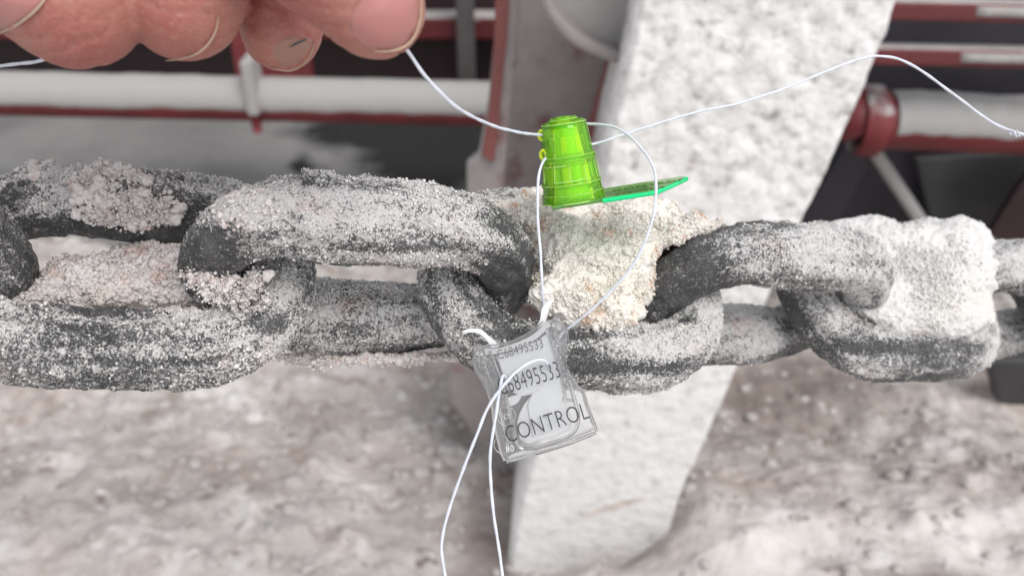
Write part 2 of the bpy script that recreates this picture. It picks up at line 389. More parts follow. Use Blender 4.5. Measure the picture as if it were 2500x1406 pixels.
# loose salt lumps on the ground
ico_b = bmesh.new(); bmesh.ops.create_icosphere(ico_b, subdivisions=1, radius=1); ICO0V = np.array([v.co for v in ico_b.verts]); ICO0F = np.array([[v.index for v in f.verts] for f in ico_b.faces]); ico_b.free()
ico_b = bmesh.new(); bmesh.ops.create_icosphere(ico_b, subdivisions=3, radius=1); ICO2V = np.array([v.co for v in ico_b.verts]); ICO2F = np.array([[v.index for v in f.verts] for f in ico_b.faces]); ico_b.free()
def scatter(P0, rad, TV, TF, jit=.25, squash=None, rng=RNG):
    n = len(P0); k = len(TV)
    q = rng.normal(size=(n, 4)); q /= np.linalg.norm(q, axis=1, keepdims=True)
    w, x, y, z = q.T
    Rm = np.stack([1 - 2 * (y * y + z * z), 2 * (x * y - z * w), 2 * (x * z + y * w), 2 * (x * y + z * w), 1 - 2 * (x * x + z * z), 2 * (y * z - x * w), 2 * (x * z - y * w), 2 * (y * z + x * w), 1 - 2 * (x * x + y * y)], -1).reshape(n, 3, 3)
    S = rng.uniform(.6, 1.25, size=(n, 1, 3))
    T = TV[None] * (1 + jit * rng.uniform(-1, 1, size=(n, k, 1))) * S
    T = np.einsum('nij,nkj->nki', Rm, T) * np.asarray(rad)[:, None, None]
    if squash is not None: T[:, :, 2] *= squash
    V = (T + P0[:, None]).reshape(-1, 3); F = (TF[None] + (np.arange(n) * k)[:, None, None]).reshape(-1, 3)
    return V, F
n = 2600
Q = np.stack([RNG.uniform(-.7, .7, n), RNG.uniform(.38, 1.15, n), np.zeros(n)], -1); Q[:, 2] = ground_h(Q)
rr = RNG.gamma(1.5, .0016, n) + .0008
LV, LF = scatter(Q, rr, ICO2V[:42] if False else ICO0V, ICO0F, .22, .65)
M['lump'] = mat_salt('loose_salt_lump', (.60, .57, .545), (.36, .26, .22), .7, 2, .55, (.46, .43, .41))
l = mk('salt_lumps', LV, LF, M['lump']); tag(l, kind='stuff')

# ------------------------------------------------------------------ background steelwork
def thing_mesh(name, parts, mat, label, cat, group=None, parent=None, bev=None, smooth=False):
    V, F = join(parts) if isinstance(parts, list) else parts
    o = mk(name, V, F, mat, parent, smooth)
    if label: tag(o, label, cat, group)
    if bev: bevel(o, bev)
    return o
# dark back panel behind the left pipe
r = empty('steel_bulkhead', (-.2, 1.75, 0), 'dark maroon steel bulkhead standing behind the long salted pipe', 'bulkhead')
a = PY(-200, 400, 1.78); bq = PY(1900, -500, 1.78)
thing_mesh('plate', [boxp(((a[0] + 1.3) / 2, 1.80, .42), ((1.3 - a[0]) / 2, 0, 0), (0, .02, 0), (0, 0, .47))], M['darkplate'], None, None, parent=r, bev=.003)
z1 = PY(1100, 68, 1.72)[2]
thing_mesh('rail', [boxp((-.1, 1.74, z1), (1.3, 0, 0), (0, .03, 0), (0, 0, .022))], M['maroon'], None, None, parent=r, bev=.006)
xq = PY(1140, 160, 1.70)
thing_mesh('upright', [boxp((xq[0], 1.69, .25), (.017, 0, 0), (0, .012, 0), (0, 0, .25))], M['greyupright'], None, None, parent=r, bev=.003)
# long pipe, left
r = empty('steel_pipe', PY(600, 240, 1.24) * np.array([1, 1, 0]), 'long horizontal red pipe with a thick layer of salt on top, behind the fingers', 'pipe')
pa = PY(-500, 222, 1.24); pb = PY(1420, 262, 1.24); pr = .030
path = np.array([pa + (pb - pa) * t for t in np.linspace(0, 1, 60)])
V, F = tube(path, pr, 40); mk('pipe_body', V, F, M['red'], r)
# salt layer hugging the pipe's upper side
n, m = 240, 26; tt = np.linspace(0, 1, n); aa = np.linspace(R(-16), R(200), m)
T, A = np.meshgrid(tt, aa, indexing='ij'); base = pa + (pb - pa) * T.ravel()[:, None]
nrm = np.stack([0 * T.ravel(), -np.cos(A.ravel()), np.sin(A.ravel())], -1)
edge = np.sin(np.clip((A.ravel() - aa[0]) / (aa[-1] - aa[0]), 0, 1) * math.pi) ** .35
V = base + nrm * (pr + (.0040 + .0008 * fbm(base + nrm * .02, 26, 3, 2)) * edge + (.0006 - .0035 * (1 - edge)))[:, None]
V[:, 2] += .002 * fbm(base * np.array([1, 0, 0]), 30, 2, 4) * (1 - edge)
mk('salt_layer', V, grid_faces(n, m), M['dust'], r)
cc = PY(628, 215, 1.24)
thing_mesh('clamp', [boxp(cc + np.array([0, -.012, .012]), (.008, 0, 0), (0, .03, 0), (0, 0, .040))], M['dust'], None, None, parent=r, bev=.004)
V, F = tube([cc + np.array([0, -.030, -.028]), cc + np.array([0, -.031, -.056])], [.009, .006], 14); mk('bolt', V, F, M['red'], r)
cc = PY(665, 130, 1.26)
thing_mesh('bracket', [boxp(cc, (.055, 0, 0), (0, .012, 0), (0, 0, .042))], M['red'], None, None, parent=r, bev=.004)

# leaning salted concrete post
Yp = .57
def smoothpoly(pts, n): return catmull(pts, n)
YP = lambda y: .57 - .055 * min(max(y / 1400, 0), 1.1)
LE = [PY(x, y, YP(y)) for x, y in ((1580, -260), (1557, 0), (1520, 190), (1480, 350), (1440, 560), (1390, 800), (1330, 1010), (1280, 1180), (1248, 1330), (1232, 1540))]
RE = [PY(x, y, YP(y)) for x, y in ((2320, -260), (2205, 0), (2130, 190), (2050, 370), (1960, 560), (1870, 760), (1790, 940), (1715, 1110), (1652, 1260), (1600, 1540))]
L = catmull(LE, 200); Rr = catmull(RE, 200); W = 110
V = []; back = .09
for i in range(200):
    for j in range(W):
        u = j / (W - 1); V.append(L[i] * (1 - u) + Rr[i] * u)
V = np.array(V); u = np.tile(np.linspace(0, 1, W), 200)
ed = np.minimum(u, 1 - u); V[:, 1] += .008 * (1 - sstep(0, .04, ed)) ** 2
V[:, 0] += .0008 * fbm(V, 90, 3, 3) * (ed < .1)
px, py, _ = proj(V); sm = sstep(650, 1050, py); bump_ = .0018 * fbm(V, 70, 4, 5) * (1 - .65 * sm) - .0035 * np.maximum(vn(V, 95, 8) - .35, 0) * (1 - .7 * sm)
V[:, 1] -= bump_
rust = np.exp(-(((px - 1500) / 110) ** 2 + ((py - 1235 + (px - 1500) * .3) / 14) ** 2)) * .9 + .35 * np.exp(-(((px - 1340) / 200) ** 2 + ((py - 1380) / 90) ** 2))
F = grid_faces(200, W).tolist()
Lb = L + np.array([.004, back, 0]); Rb = Rr + np.array([-.004, back, 0]); o0 = len(V)
V = np.vstack([V, Lb, Rb]); sm = np.concatenate([sm, np.zeros(400)]); rust = np.concatenate([rust, np.zeros(400)])
for i in range(199):
    F.append([o0 + i, i * W, (i + 1) * W, o0 + i + 1]); F.append([i * W + W - 1, o0 + 200 + i, o0 + 201 + i, (i + 1) * W + W - 1]); F.append([o0 + 200 + i, o0 + i, o0 + i + 1, o0 + 201 + i])
F.append([0, o0, o0 + 200, W - 1])
po = mk('concrete_post', V, F, M['post'], None, True, {'smooth': sm, 'rust': rust}); tag(po, 'pale salt crusted concrete post leaning behind the chain', 'post')

# dusty steel column left of the post
r = empty('steel_column', PY(1250, 1100, .70) * np.array([1, 1, 0]), 'dusty maroon steel column with a gusset, left of the pale post', 'steel column')
def yprism(pts, Y, th): 
    f = np.array([PY(x, y, Y) for x, y in pts]); return prism(f, f + np.array([0, th, 0]))
def sub(pts):  # ragged long edges
    return pts
o = thing_mesh('web', [yprism([(1262, -250), (1640, -250), (1540, 500), (1420, 1050), (1330, 1330), (1232, 1330), (1225, 1000), (1200, 640), (1218, 300)][::-1], .69, .02)], M['column'], None, None, parent=r, bev=.003)
o = thing_mesh('flange', [yprism([(1222, -250), (1290, -250), (1262, 120), (1235, 400), (1215, 640), (1240, 1000), (1240, 1180), (1100, 985), (1092, 900), (1112, 640), (1140, 480), (1138, 402), (1168, 380), (1192, 250), (1210, 60)][::-1], .64, .012)], M['column'], None, None, parent=r, bev=.003)
g1 = catmull([(1300, -60), (1335, 40), (1390, 105), (1450, 138), (1505, 160)], 16); g2 = catmull([(1522, 135), (1452, 108), (1400, 72), (1352, 15), (1325, -70)], 16)
thing_mesh('gusset_lip', [yprism([tuple(q) for q in np.vstack([g1, g2])], .600, .03)], M['column'], None, None, parent=r, bev=.003)
gg = [tuple(q) for q in catmull([(1325, -60), (1352, 10), (1400, 70), (1452, 106), (1520, 132)], 14)] + [(1600, 100), (1620, -80)]
thing_mesh('gusset_plate', [yprism(gg, .622, .01)], M['dust'], None, None, parent=r, bev=.001)
thing_mesh('edge_strip', [yprism([(1208, -250), (1262, -250), (1236, 120), (1206, 400), (1176, 380), (1196, 250), (1208, 60)][::-1], .636, .004)], M['column_red'], None, None, parent=r, bev=.001)
thing_mesh('rib', [yprism([(1508, 60), (1560, 60), (1520, 460), (1428, 460), (1440, 300)], .66, .01)], M['column_red'], None, None, parent=r, bev=.002)

# dark machine side, right of the post
r = empty('machine_side', (.6, 1.02, 0), 'dark violet steel machine side behind the right part of the chain', 'machine')
thing_mesh('side_plate', [yprism([(1700, -700), (3400, -700), (3400, 960), (1700, 960)], 1.00, .03)], M['navy'], None, None, parent=r, bev=.003)
thing_mesh('grey_plate', [yprism([(2235, 388), (2520, 372), (2440, 560), (2290, 600)], .97, .012)], M['greyplate'], None, None, parent=r, bev=.003)
thing_mesh('gusset', [yprism([(2520, 410), (2700, 400), (2700, 640), (2360, 660)], .90, .012)], M['darkplate'], None, None, parent=r, bev=.003)
thing_mesh('frame_bar', [yprism([(1900, 640), (1990, 640), (2130, 395), (2075, 340)], .93, .012)], M['navy'], None, None, parent=r, bev=.003)
V, F = tube([PY(2128, 360, .93), PY(2262, 560, .93)], .0075, 16); mk('strut', V, F, M['dust'], r)
V, F = tube([PY(1985, 590, .80), PY(2010, 700, .80)], .006, 16)
# two horizontal rails
for k, (yy, hh, lab, sx) in enumerate(((30, 24, 'upper maroon rail with salt on its right part, top right corner', 2372), (142, 22, 'lower maroon rail with a salt patch, above the flanged pipe', 2335))):
    r = empty('steel_rail', PY(2350, yy, .85), lab, 'rail', 'maroon rails at the upper right')
    thing_mesh('bar', [yprism([(1950, yy - hh - 6), (2700, yy - hh + 8), (2700, yy + hh + 10), (1950, yy + hh - 6)][::-1], .85, .02)], M['maroon'], None, None, parent=r, bev=.003)
    n, m = 60, 14; T, A = np.meshgrid(np.linspace(0, 1, n), np.linspace(0, 1, m), indexing='ij'); T = T.ravel(); A = A.ravel()
    q = np.array([PY(sx + t * 330, yy - hh * .75 + a * hh * 1.35 + 8 * t, .85) for t, a in zip(T, A)])
    e = np.minimum(sstep(0, .1, T), sstep(0, .3, A) * sstep(0, .3, 1 - A)); q[:, 1] += .002 - .006 * e * (1 + .3 * fbm(q, 60, 3, 3))
    mk('salt_patch', q, grid_faces(n, m), M['dust'], r)
# flanged pipe
r = empty('flanged_pipe', PY(2300, 300, .88), 'thick red pipe with a round flange and salt on top, right of the pale post', 'pipe')
pa = PY(2130, 296, .90); pb = PY(2800, 322, .90); pr = .0295
V, F = tube(np.array([pa + (pb - pa) * t for t in np.linspace(0, 1, 50)]), pr, 40); mk('pipe_body', V, F, M['red'], r)
n, m = 120, 26; tt = np.linspace(.055, 1, n); aa = np.linspace(R(-12), R(200), m)
T, A = np.meshgrid(tt, aa, indexing='ij'); base = pa + (pb - pa) * T.ravel()[:, None]
nrm = np.stack([0 * T.ravel(), -np.cos(A.ravel()), np.sin(A.ravel())], -1)
edge = np.sin(np.clip((A.ravel() - aa[0]) / (aa[-1] - aa[0]), 0, 1) * math.pi) ** .35
V = base + nrm * (pr + (.003 + .0016 * fbm(base + nrm * .02, 40, 3, 2)) * edge + (.0006 - .003 * (1 - edge)))[:, None]
V[:, 2] += .003 * fbm(base * np.array([1, 0, 0]), 50, 2, 4) * (1 - edge)
mk('salt_layer', V, grid_faces(n, m), M['dust'], r)
dx = (pb - pa) / np.linalg.norm(pb - pa)
V, F = tube([pa - dx * .018, pa - dx * .012, pa + dx * .004, pa + dx * .010], [.034, .038, .038, .033], 40); mk('flange', V, F, M['red'], r)
V, F = tube([pa - dx * .05 + np.array([0, 0, .03]), pa - dx * .015], [.02, .028], 24); mk('elbow', V, F, M['red'], r)
# dark foot plate at right edge
thing_mesh('steel_footplate', [yprism([(2412, 880), (2700, 880), (2700, 1100), (2520, 1045), (2440, 985)], .74, .02)], M['greyplate'], 'dark steel foot plate standing at the right edge behind the chain', 'footplate', bev=.003)

# ------------------------------------------------------------------ chain
def grains(V, Nn, w, count, size, rng, lift=.3):
    """little salt grains sitting on surface vertices; w = weight"""
    p = np.maximum(w, 0); p = p / p.sum(); idx = rng.choice(len(V), count, p=p)
    t = rng.normal(size=(count, 3)) * .0002; rad = size * rng.gamma(2.6, .385, count)
    return V[idx] + t + Nn[idx] * (rad * lift)[:, None], rad
def clumps(P0, rad, seed):
    """bigger lumpy grains made of displaced spheres"""
    V, F = scatter(P0, rad, ICO2V, ICO2F, 0)
    c = np.repeat(P0, len(ICO2V), 0); d = V - c; V = c + d * (1 + .45 * fbm(V, 1100, 3, seed))[:, None]
    return V, F
def frame(cx, cy, d, cx2, cy2, d2, ang, front):
    """link frame: centre, long axis towards the next centre, width axis tilted by ang towards / away from the viewer"""
    c = P(cx, cy, d); x = P(cx2, cy2, d2) - c; x /= np.linalg.norm(x)
    w = UP * math.cos(ang) + (-FW if front else FW) * math.sin(ang); w = w - x * (w @ x); w /= np.linalg.norm(w)
    return c, x, w, np.cross(x, w)
A_HALF = .0338
def chain_link(label, fr, patches, b=.0190, rb=.0083, rc=.0069, ahalf=A_HALF, seed=0, base_cov=.48, count=9000, topw=.2, gsize=.00011, ridge=0.0):
    c, x, w, nn = fr
    rng = np.random.default_rng(100 + seed)
    n, m = 620, 150; st = ahalf - b; Lp = 4 * st + 2 * math.pi * b; V = []; S = np.linspace(0, Lp, n, endpoint=False)
    cen = np.zeros((n, 2)); nr = np.zeros((n, 2))
    for i, s in enumerate(S):
        if s < 2 * st: cen[i] = (-st + s, b); nr[i] = (0, 1)
        elif s < 2 * st + math.pi * b: t = (s - 2 * st) / b; cen[i] = (st + b * math.sin(t), b * math.cos(t)); nr[i] = (math.sin(t), math.cos(t))
        elif s < 4 * st + math.pi * b: q = s - 2 * st - math.pi * b; cen[i] = (st - q, -b); nr[i] = (0, -1)
        else: t = (s - 4 * st - math.pi * b) / b; cen[i] = (-st - b * math.sin(t), -b * math.cos(t)); nr[i] = (-math.sin(t), -math.cos(t))
    k = sstep(st * .4, ahalf, np.abs(cen[:, 0])); rad = rb + (rc - rb) * k
    a = np.arange(m) * 2 * math.pi / m
    ctr = c + cen[:, :1] * x + cen[:, 1:] * w; out = nr[:, :1] * x + nr[:, 1:] * w
    dirs = np.cos(a)[None, :, None] * out[:, None] + np.sin(a)[None, :, None] * nn
    V = (ctr[:, None] + rad[:, None, None] * dirs).reshape(-1, 3); D = dirs.reshape(-1, 3)
    # long shallow grooves along the bar, lumps, pits
    ang = np.tile(a, n); sp = np.repeat(S, m)
    gl = np.stack([np.cos(ang) * .9, np.sin(ang) * .9, sp * 14], -1)
    h = .0006 * fbm(V, 70, 3, seed) + .00040 * fbm(V, 330, 4, seed + 5) + .0007 * vn(gl, 3.0, seed + 9) - .0005 * np.maximum(vn(gl * np.array([2.2, 2.2, 1.2]), 3, seed + 19) - .3, 0)
    px, py, _ = proj(V)
    cov = base_cov + topw * D[:, 2] + .24 * fbm(V, 60, 4, seed + 31) + .22 * vn(gl, 3.4, seed + 41) + .14 * vn(gl * np.array([2, 2, 3]), 3, seed + 77)
    for (qx, qy, rx, ry, dv) in patches:
        cov += dv * np.exp(-(((px - qx) / rx) ** 2 + ((py - qy) / ry) ** 2) ** 1.5)
    cov = np.clip(cov, 0.13, .92)
    h += .0007 * cov + .0006 * cov * np.maximum(fbm(V, 600, 3, seed + 3), -.2)
    V = V + D * h[:, None]
    root = empty('chain_link', tuple(c), label, 'chain link', 'links of the heavy chain')
    F = grid_faces(n, m, True, True)
    Nn = vnormals(V, F)
    if (Nn * D).sum() < 0: F = F[:, ::-1].copy(); Nn = -Nn
    mk('rod', V, F, M['rod'], root, attr={'salt': cov})
    facing = (Nn @ (CP - c)) / np.linalg.norm(CP - c)
    wgt = np.clip(cov - .30, 0, 1) ** 1.4 * (.04 + np.clip(fbm(V, 700, 3, seed + 60) - .05, 0, 1) ** 1.3) * np.where(facing > -.35, 1, .12)
    G, gr = grains(V, Nn, wgt, int(count * 1.5), gsize, rng, .0)
    GV_, GF = scatter(G, gr, ICO0V, ICO0F, .3, rng=rng)
    return root, (GV_, GF), (V, Nn, cov, px, py)
def blob(poly, depth, thick, seed, nz=.0016, n=360, m=110, back=None, tilt=(0, 0), prof=.42, fine=.0005):
    """crust filling: star-shaped outline (photo pixels at a depth) with a bulging front and back"""
    poly = np.array(poly, float); c = poly.mean(0); q = np.vstack([poly, poly[:1]]); seg = np.linalg.norm(np.diff(q, axis=0), axis=1); s = np.concatenate([[0], np.cumsum(seg)])
    T = np.linspace(0, s[-1], n, endpoint=False); bx = np.interp(T, s, q[:, 0]); by = np.interp(T, s, q[:, 1])
    k = np.ones(5) / 5; bx = np.convolve(np.concatenate([bx[-2:], bx, bx[:2]]), k, 'valid'); by = np.convolve(np.concatenate([by[-2:], by, by[:2]]), k, 'valid')
    rings = np.concatenate([np.linspace(.02, 1, m), np.linspace(.985, .02, m // 3)]); V = []
    for i, r_ in enumerate(rings):
        sx = c[0] + (bx - c[0]) * r_; sy = c[1] + (by - c[1]) * r_
        dd = depth + tilt[0] * (sx - c[0]) + tilt[1] * (sy - c[1])
        t = thick * (1 - r_ ** 3) ** prof; dd = dd - t if i < m else dd + t * .8
        V.append(np.stack([P(a_, b_, e_) for a_, b_, e_ in zip(sx, sy, dd)]))
    V = np.vstack(V); F = grid_faces(len(rings), n, False, True)
    N_ = vnormals(V, F); cc = V.mean(0)
    if ((V - cc) * N_).sum() < 0: F = F[:, ::-1].copy(); N_ = -N_
    V = V + N_ * (nz * fbm(V, 150, 4, seed) + fine * fbm(V, 800, 3, seed + 8))[:, None]
    N_ = vnormals(V, F)
    return V, F, N_
def tri(F): return F if F.shape[1] == 3 else np.vstack([F[:, [0, 1, 2]], F[:, [0, 2, 3]]])
def merge(lst):
    V = []; F = []; o = 0
    for v, f in lst: V.append(v); F.append(tri(f) + o); o += len(v)
    return np.vstack(V), np.vstack(F)

cen = dict(Z=(-455, 610, .181), A=(305, 667, .196), B=(884, 668, .2035), C=(1408, 704, .222), D=(1852, 727, .245), E=(2170, 733, .270), F=(2440, 742, .294), G=(2700, 755, .318))
names = 'ZABCDEFG'; ang = dict(Z=58, A=33, B=57, C=34, D=57, E=38, F=56, G=40)
def fr(k, i):
    j = min(i + 1, 7); a_, b_ = (cen[names[j - 1]], cen[names[j]]) if i else (cen['Z'], cen['A'])
    if 0 < i < 7:
        p0 = P(*cen[names[i - 1]]); p1 = P(*cen[names[i + 1]])
    else: p0, p1 = P(*a_), P(*b_)
    c = P(*cen[k]); x = p1 - p0; x /= np.linalg.norm(x); front = k in 'ZBDF'; an = R(ang[k])
    w = UP * math.cos(an) + (-FW if front else FW) * math.sin(an); w = w - x * (w @ x); w /= np.linalg.norm(w)
    return c, x, w, np.cross(x, w)
FR = {k: fr(k, i) for i, k in enumerate(names)}

# --- link at the left edge
root, gz, _ = chain_link('dark link end just showing at the left edge', FR['Z'], [(30, 560, 90, 170, -.15)], seed=1, count=2500)
mk('salt_grains', gz[0], gz[1], M['salt'], root, False)
# --- first big link
root, ga, (V, Nn, cov, px, py) = chain_link('largest link at left with pink salt packed in its opening', FR['A'],
    [(480, 520, 120, 75, -.36), (250, 560, 200, 35, -.35), (30, 470, 70, 60, -.25), (300, 430, 60, 40, -.2), (700, 760, 90, 90, .22), (650, 790, 50, 25, -.4), (200, 785, 260, 30, -.10), (640, 840, 120, 60, .25)], seed=2, count=14000, base_cov=.50)
mk('salt_grains', ga[0], ga[1], M['salt'], root, False)
rng = np.random.default_rng(5)
poly = [(-40, 690), (80, 668), (170, 640), (250, 618), (330, 598), (400, 590), (440, 606), (458, 650), (470, 672), (520, 662), (560, 700), (600, 690), (640, 705), (600, 735), (545, 728), (480, 742), (430, 748), (340, 752), (270, 742), (180, 745), (60, 740), (-40, 745)]
bv, bf, bn = blob(poly, .200, .0055, 3, .0022, tilt=(.00001, -.00004))
w = np.where(bn @ (-FW) > -.3, 1, .1) * (fbm(bv, 150, 3, 9) + .35).clip(0.02)
G, gr = grains(bv, bn, w, 20000, .00025, rng); g1_ = scatter(G, gr, ICO0V, ICO0F, .35, rng=rng)
mk('salt_deposit', *merge([(bv, bf), g1_]), M['salt_pink'], root, False)
# pink clumps on its upper bar
sel = (Nn @ (-FW) > .0) & (((px - 240) / 200) ** 2 + ((py - 465 - (px - 240) * .25) / 75) ** 2 < 1)
sel &= fbm(V, 140, 3, 40) > -.02
idx = rng.choice(np.where(sel)[0], 750); rad = rng.gamma(2.0, .00018, 750) + .00016
cv, cf = clumps(V[idx] + Nn[idx] * (rad * .3)[:, None], rad, 4)
idx = rng.choice(np.where(sel)[0], 5000); G = V[idx] + Nn[idx] * .0006 + rng.normal(size=(5000, 3)) * .0006
keep = fbm(V[idx], 300, 2, 44) > -.2; G = G[keep]
g2_ = scatter(G, .00022 * rng.gamma(3, .33, len(G)), ICO0V, ICO0F, .35, rng=rng)
mk('salt_clumps', *merge([(cv, cf), g2_]), M['salt_pink'], root, False)
# --- second link
root, gb, (V, Nn, cov, px, py) = chain_link('second link from the left, its grey upper bar thick with fine salt', FR['B'],
    [(515, 610, 100, 80, -.30), (700, 635, 130, 25, -.2), (1260, 650, 80, 55, -.5), (1180, 695, 130, 24, -.45), (1240, 530, 60, 40, -.35), (620, 500, 80, 60, .35), (850, 520, 300, 50, .22), (1080, 630, 160, 22, .3), (900, 628, 200, 14, .25), (930, 600, 200, 14, -.2), (900, 780, 200, 70, .10)], seed=3, count=17000, base_cov=.54, rb=.0088, ahalf=.0331)
mk('salt_grains', gb[0], gb[1], M['salt'], root, False)
sel = (((px - 600) / 75) ** 2 + ((py - 510) / 55) ** 2 < 1) & (Nn @ (-FW) > 0)
idx = rng.choice(np.where(sel)[0], 120); rad = rng.gamma(2.0, .00010, 120) + .00012; c1 = clumps(V[idx] + Nn[idx] * (rad * .3)[:, None], rad, 4)
k = 230; uu = rng.uniform(0, 1, k); G = np.array([P(470 + 175 * a_ + rng.normal() * 12, 672 + 40 * min(a_ * 2.2, 1) + rng.normal() * 15 * (.6 + a_), .1862 + .0005 * rng.normal()) for a_ in uu]); c2 = clumps(G, rng.gamma(2.0, .00014, k) + .00012, 9)
gq = np.repeat(G, 14, 0) + rng.normal(size=(k * 14, 3)) * .0006; c3 = scatter(gq, .00017 * rng.gamma(3, .33, len(gq)), ICO0V, ICO0F, .35, rng=rng)
poly = [(665, 868), (720, 862), (800, 868), (900, 872), (1000, 866), (1120, 858), (1135, 868), (1120, 878), (1000, 878), (940, 884), (860, 878), (800, 884), (785, 898), (765, 903), (735, 893), (700, 882)]
bv, bf, bn = blob(poly, .221, .003, 13, .0012); G, gr = grains(bv, bn, np.ones(len(bv)), 4000, .0003, rng)
mk('salt_deposit', *merge([c1, c2, c3, (bv, bf), scatter(G, gr, ICO0V, ICO0F, .35, rng=rng)]), M['salt_pink'], root, False)
# --- third link, packed with cream salt
root, gc, (V, Nn, cov, px, py) = chain_link('middle link packed with cream coloured salt behind the clear seal', FR['C'],
    [(1055, 800, 25, 120, -.2), (1250, 760, 90, 40, -.2), (1420, 815, 200, 14, -.35), (1690, 775, 40, 20, -.5), (1740, 780, 50, 90, .35), (1600, 900, 300, 20, -.15), (1350, 900, 260, 14, -.35), (1500, 850, 200, 30, .1)], seed=4, count=17000, base_cov=.53, rb=.0079)
mk('salt_grains', gc[0], gc[1], M['salt'], root, False)
poly = [(1192, 492), (1240, 480), (1280, 470), (1320, 464), (1365, 478), (1420, 492), (1500, 494), (1590, 480), (1640, 502), (1700, 530), (1770, 545), (1760, 560), (1690, 578), (1635, 600), (1612, 640), (1600, 700), (1566, 742), (1572, 770), (1540, 792), (1480, 806), (1400, 800), (1330, 775), (1285, 735), (1302, 690), (1312, 640), (1300, 585), (1265, 545), (1222, 512)]
bv, bf, bn = blob(poly, .222, .0115, 23, .0021, tilt=(.00003, -.000055), n=520, m=170)
w = np.where(bn @ (-FW) > -.3, 1, .1) * (fbm(bv, 160, 3, 19) + .25).clip(.01)
G, gr = grains(bv, bn, w, 60000, .00019, rng); g1_ = scatter(G, gr, ICO0V, ICO0F, .35, rng=rng)
mk('salt_deposit', *merge([(bv, bf), g1_]), M['salt_cream'], root, False)
# --- fourth link
root, gd, (V, Nn, cov, px, py) = chain_link('dark bare-ended link between the cream salt and the white salt', FR['D'],
    [(1650, 650, 110, 120, -.32), (1720, 600, 100, 60, -.15), (1900, 640, 120, 50, .3), (2090, 710, 70, 50, .3), (1760, 565, 70, 10, -.2), (2000, 600, 60, 30, .0), (1850, 800, 90, 60, .3)], seed=5, count=12000, base_cov=.50, rb=.0082)
mk('salt_grains', gd[0], gd[1], M['salt'], root, False)
# --- fifth link, buried in white salt
root, ge, (V, Nn, cov, px, py) = chain_link('far right link with a smooth white block of salt in its opening', FR['E'],
    [(1930, 760, 60, 70, -.3), (2050, 840, 60, 40, -.3), (2230, 850, 200, 18, -.4), (2300, 885, 130, 14, -.15), (2430, 860, 30, 60, .4), (2200, 905, 200, 12, .1)], seed=6, count=11000, base_cov=.52, rb=.0078)
mk('salt_grains', ge[0], ge[1], M['salt'], root, False)
poly = [(1978, 562), (2010, 550), (2050, 548), (2085, 536), (2125, 527), (2160, 534), (2200, 545), (2235, 538), (2265, 529), (2300, 540), (2345, 534), (2385, 545), (2415, 565), (2432, 595), (2436, 615), (2450, 645), (2440, 680), (2424, 715), (2434, 760), (2432, 790), (2390, 806), (2330, 824), (2260, 822), (2200, 832), (2150, 806), (2100, 780), (2062, 752), (2052, 710), (2046, 660), (2034, 620), (2010, 590)]
bv, bf, bn = blob(poly, .268, .0125, 43, .0013, tilt=(.00002, -.00006), n=520, m=160, fine=.0003)
w = np.where(bn @ (-FW) > -.3, 1, .1) * (fbm(bv, 90, 3, 19) + .3).clip(.02)
G, gr = grains(bv, bn, w, 9000, .00017, rng); g1_ = scatter(G, gr, ICO0V, ICO0F, .35, rng=rng)
k = 300; t = rng.uniform(0, 1, k); G = np.array([P(2165 + 35 * a_ + rng.normal() * 4, 915 + 22 * b_ * (1 if a_ > .3 else .3), .262) for a_, b_ in zip(rng.uniform(0, 1, k), rng.uniform(0, 1, k))])
g3_ = scatter(G, .00026 * rng.gamma(4, .25, k), ICO0V, ICO0F, .35, rng=rng)
mk('salt_deposit', *merge([(bv, bf), g1_, g3_]), M['salt_white'], root, False)
# --- last two links leaving the frame
root, gf, _ = chain_link('speckled link leaving the frame at the right edge', FR['F'], [(2450, 680, 30, 60, -.2)], seed=7, count=5000, rb=.0085)
mk('salt_grains', gf[0], gf[1], M['salt'], root, False)
root, gg_, _ = chain_link('shaded link end at the lower right edge beyond the speckled link', FR['G'], [(2480, 760, 60, 60, -.4)], seed=8, count=2500)
mk('salt_grains', gg_[0], gg_[1], M['salt'], root, False)

# ------------------------------------------------------------------ strings
def string(name, pts, r, label, twist=True, grp='pieces of white sealing string'):
    path = catmull([P(*p) for p in pts], 40 * len(pts)); n = len(path)
    L_ = np.concatenate([[0], np.cumsum(np.linalg.norm(np.diff(path, axis=0), axis=1))])
    path = path + .00012 * np.stack([vn(np.stack([L_ * 150, L_ * 0 + k, L_ * 0], -1), 1, k) for k in range(3)], -1)
    T = np.gradient(path, axis=0); T /= np.linalg.norm(T, axis=1, keepdims=True)
    u = np.cross(T[0], [.1, .2, .97]); parts = []
    m = 12; V = []
    for i in range(n):
        u = u - T[i] * (u @ T[i]); u /= np.linalg.norm(u); w = np.cross(T[i], u)
        a = np.arange(m) * 2 * math.pi / m; tw = L_[i] / .0016
        rr_ = r * (1 + .09 * np.cos(2 * (a - tw)))
        V.append(path[i] + rr_[:, None] * (np.cos(a)[:, None] * u + np.sin(a)[:, None] * w))
    V = np.vstack(V); F = grid_faces(n, m, False, True).tolist(); F += [list(range(m)), [(n - 1) * m + k for k in range(m)][::-1]]
    parts = [(V, F)]
    return parts
SR = .00030
def mkstring(pts, label, r=SR, extra=None):
    V, F = join(string('sealing_string', pts, r, label) + (extra or []))
    o = mk('sealing_string', V, F, M['string']); tag(o, label, 'string', 'pieces of white sealing string'); return o
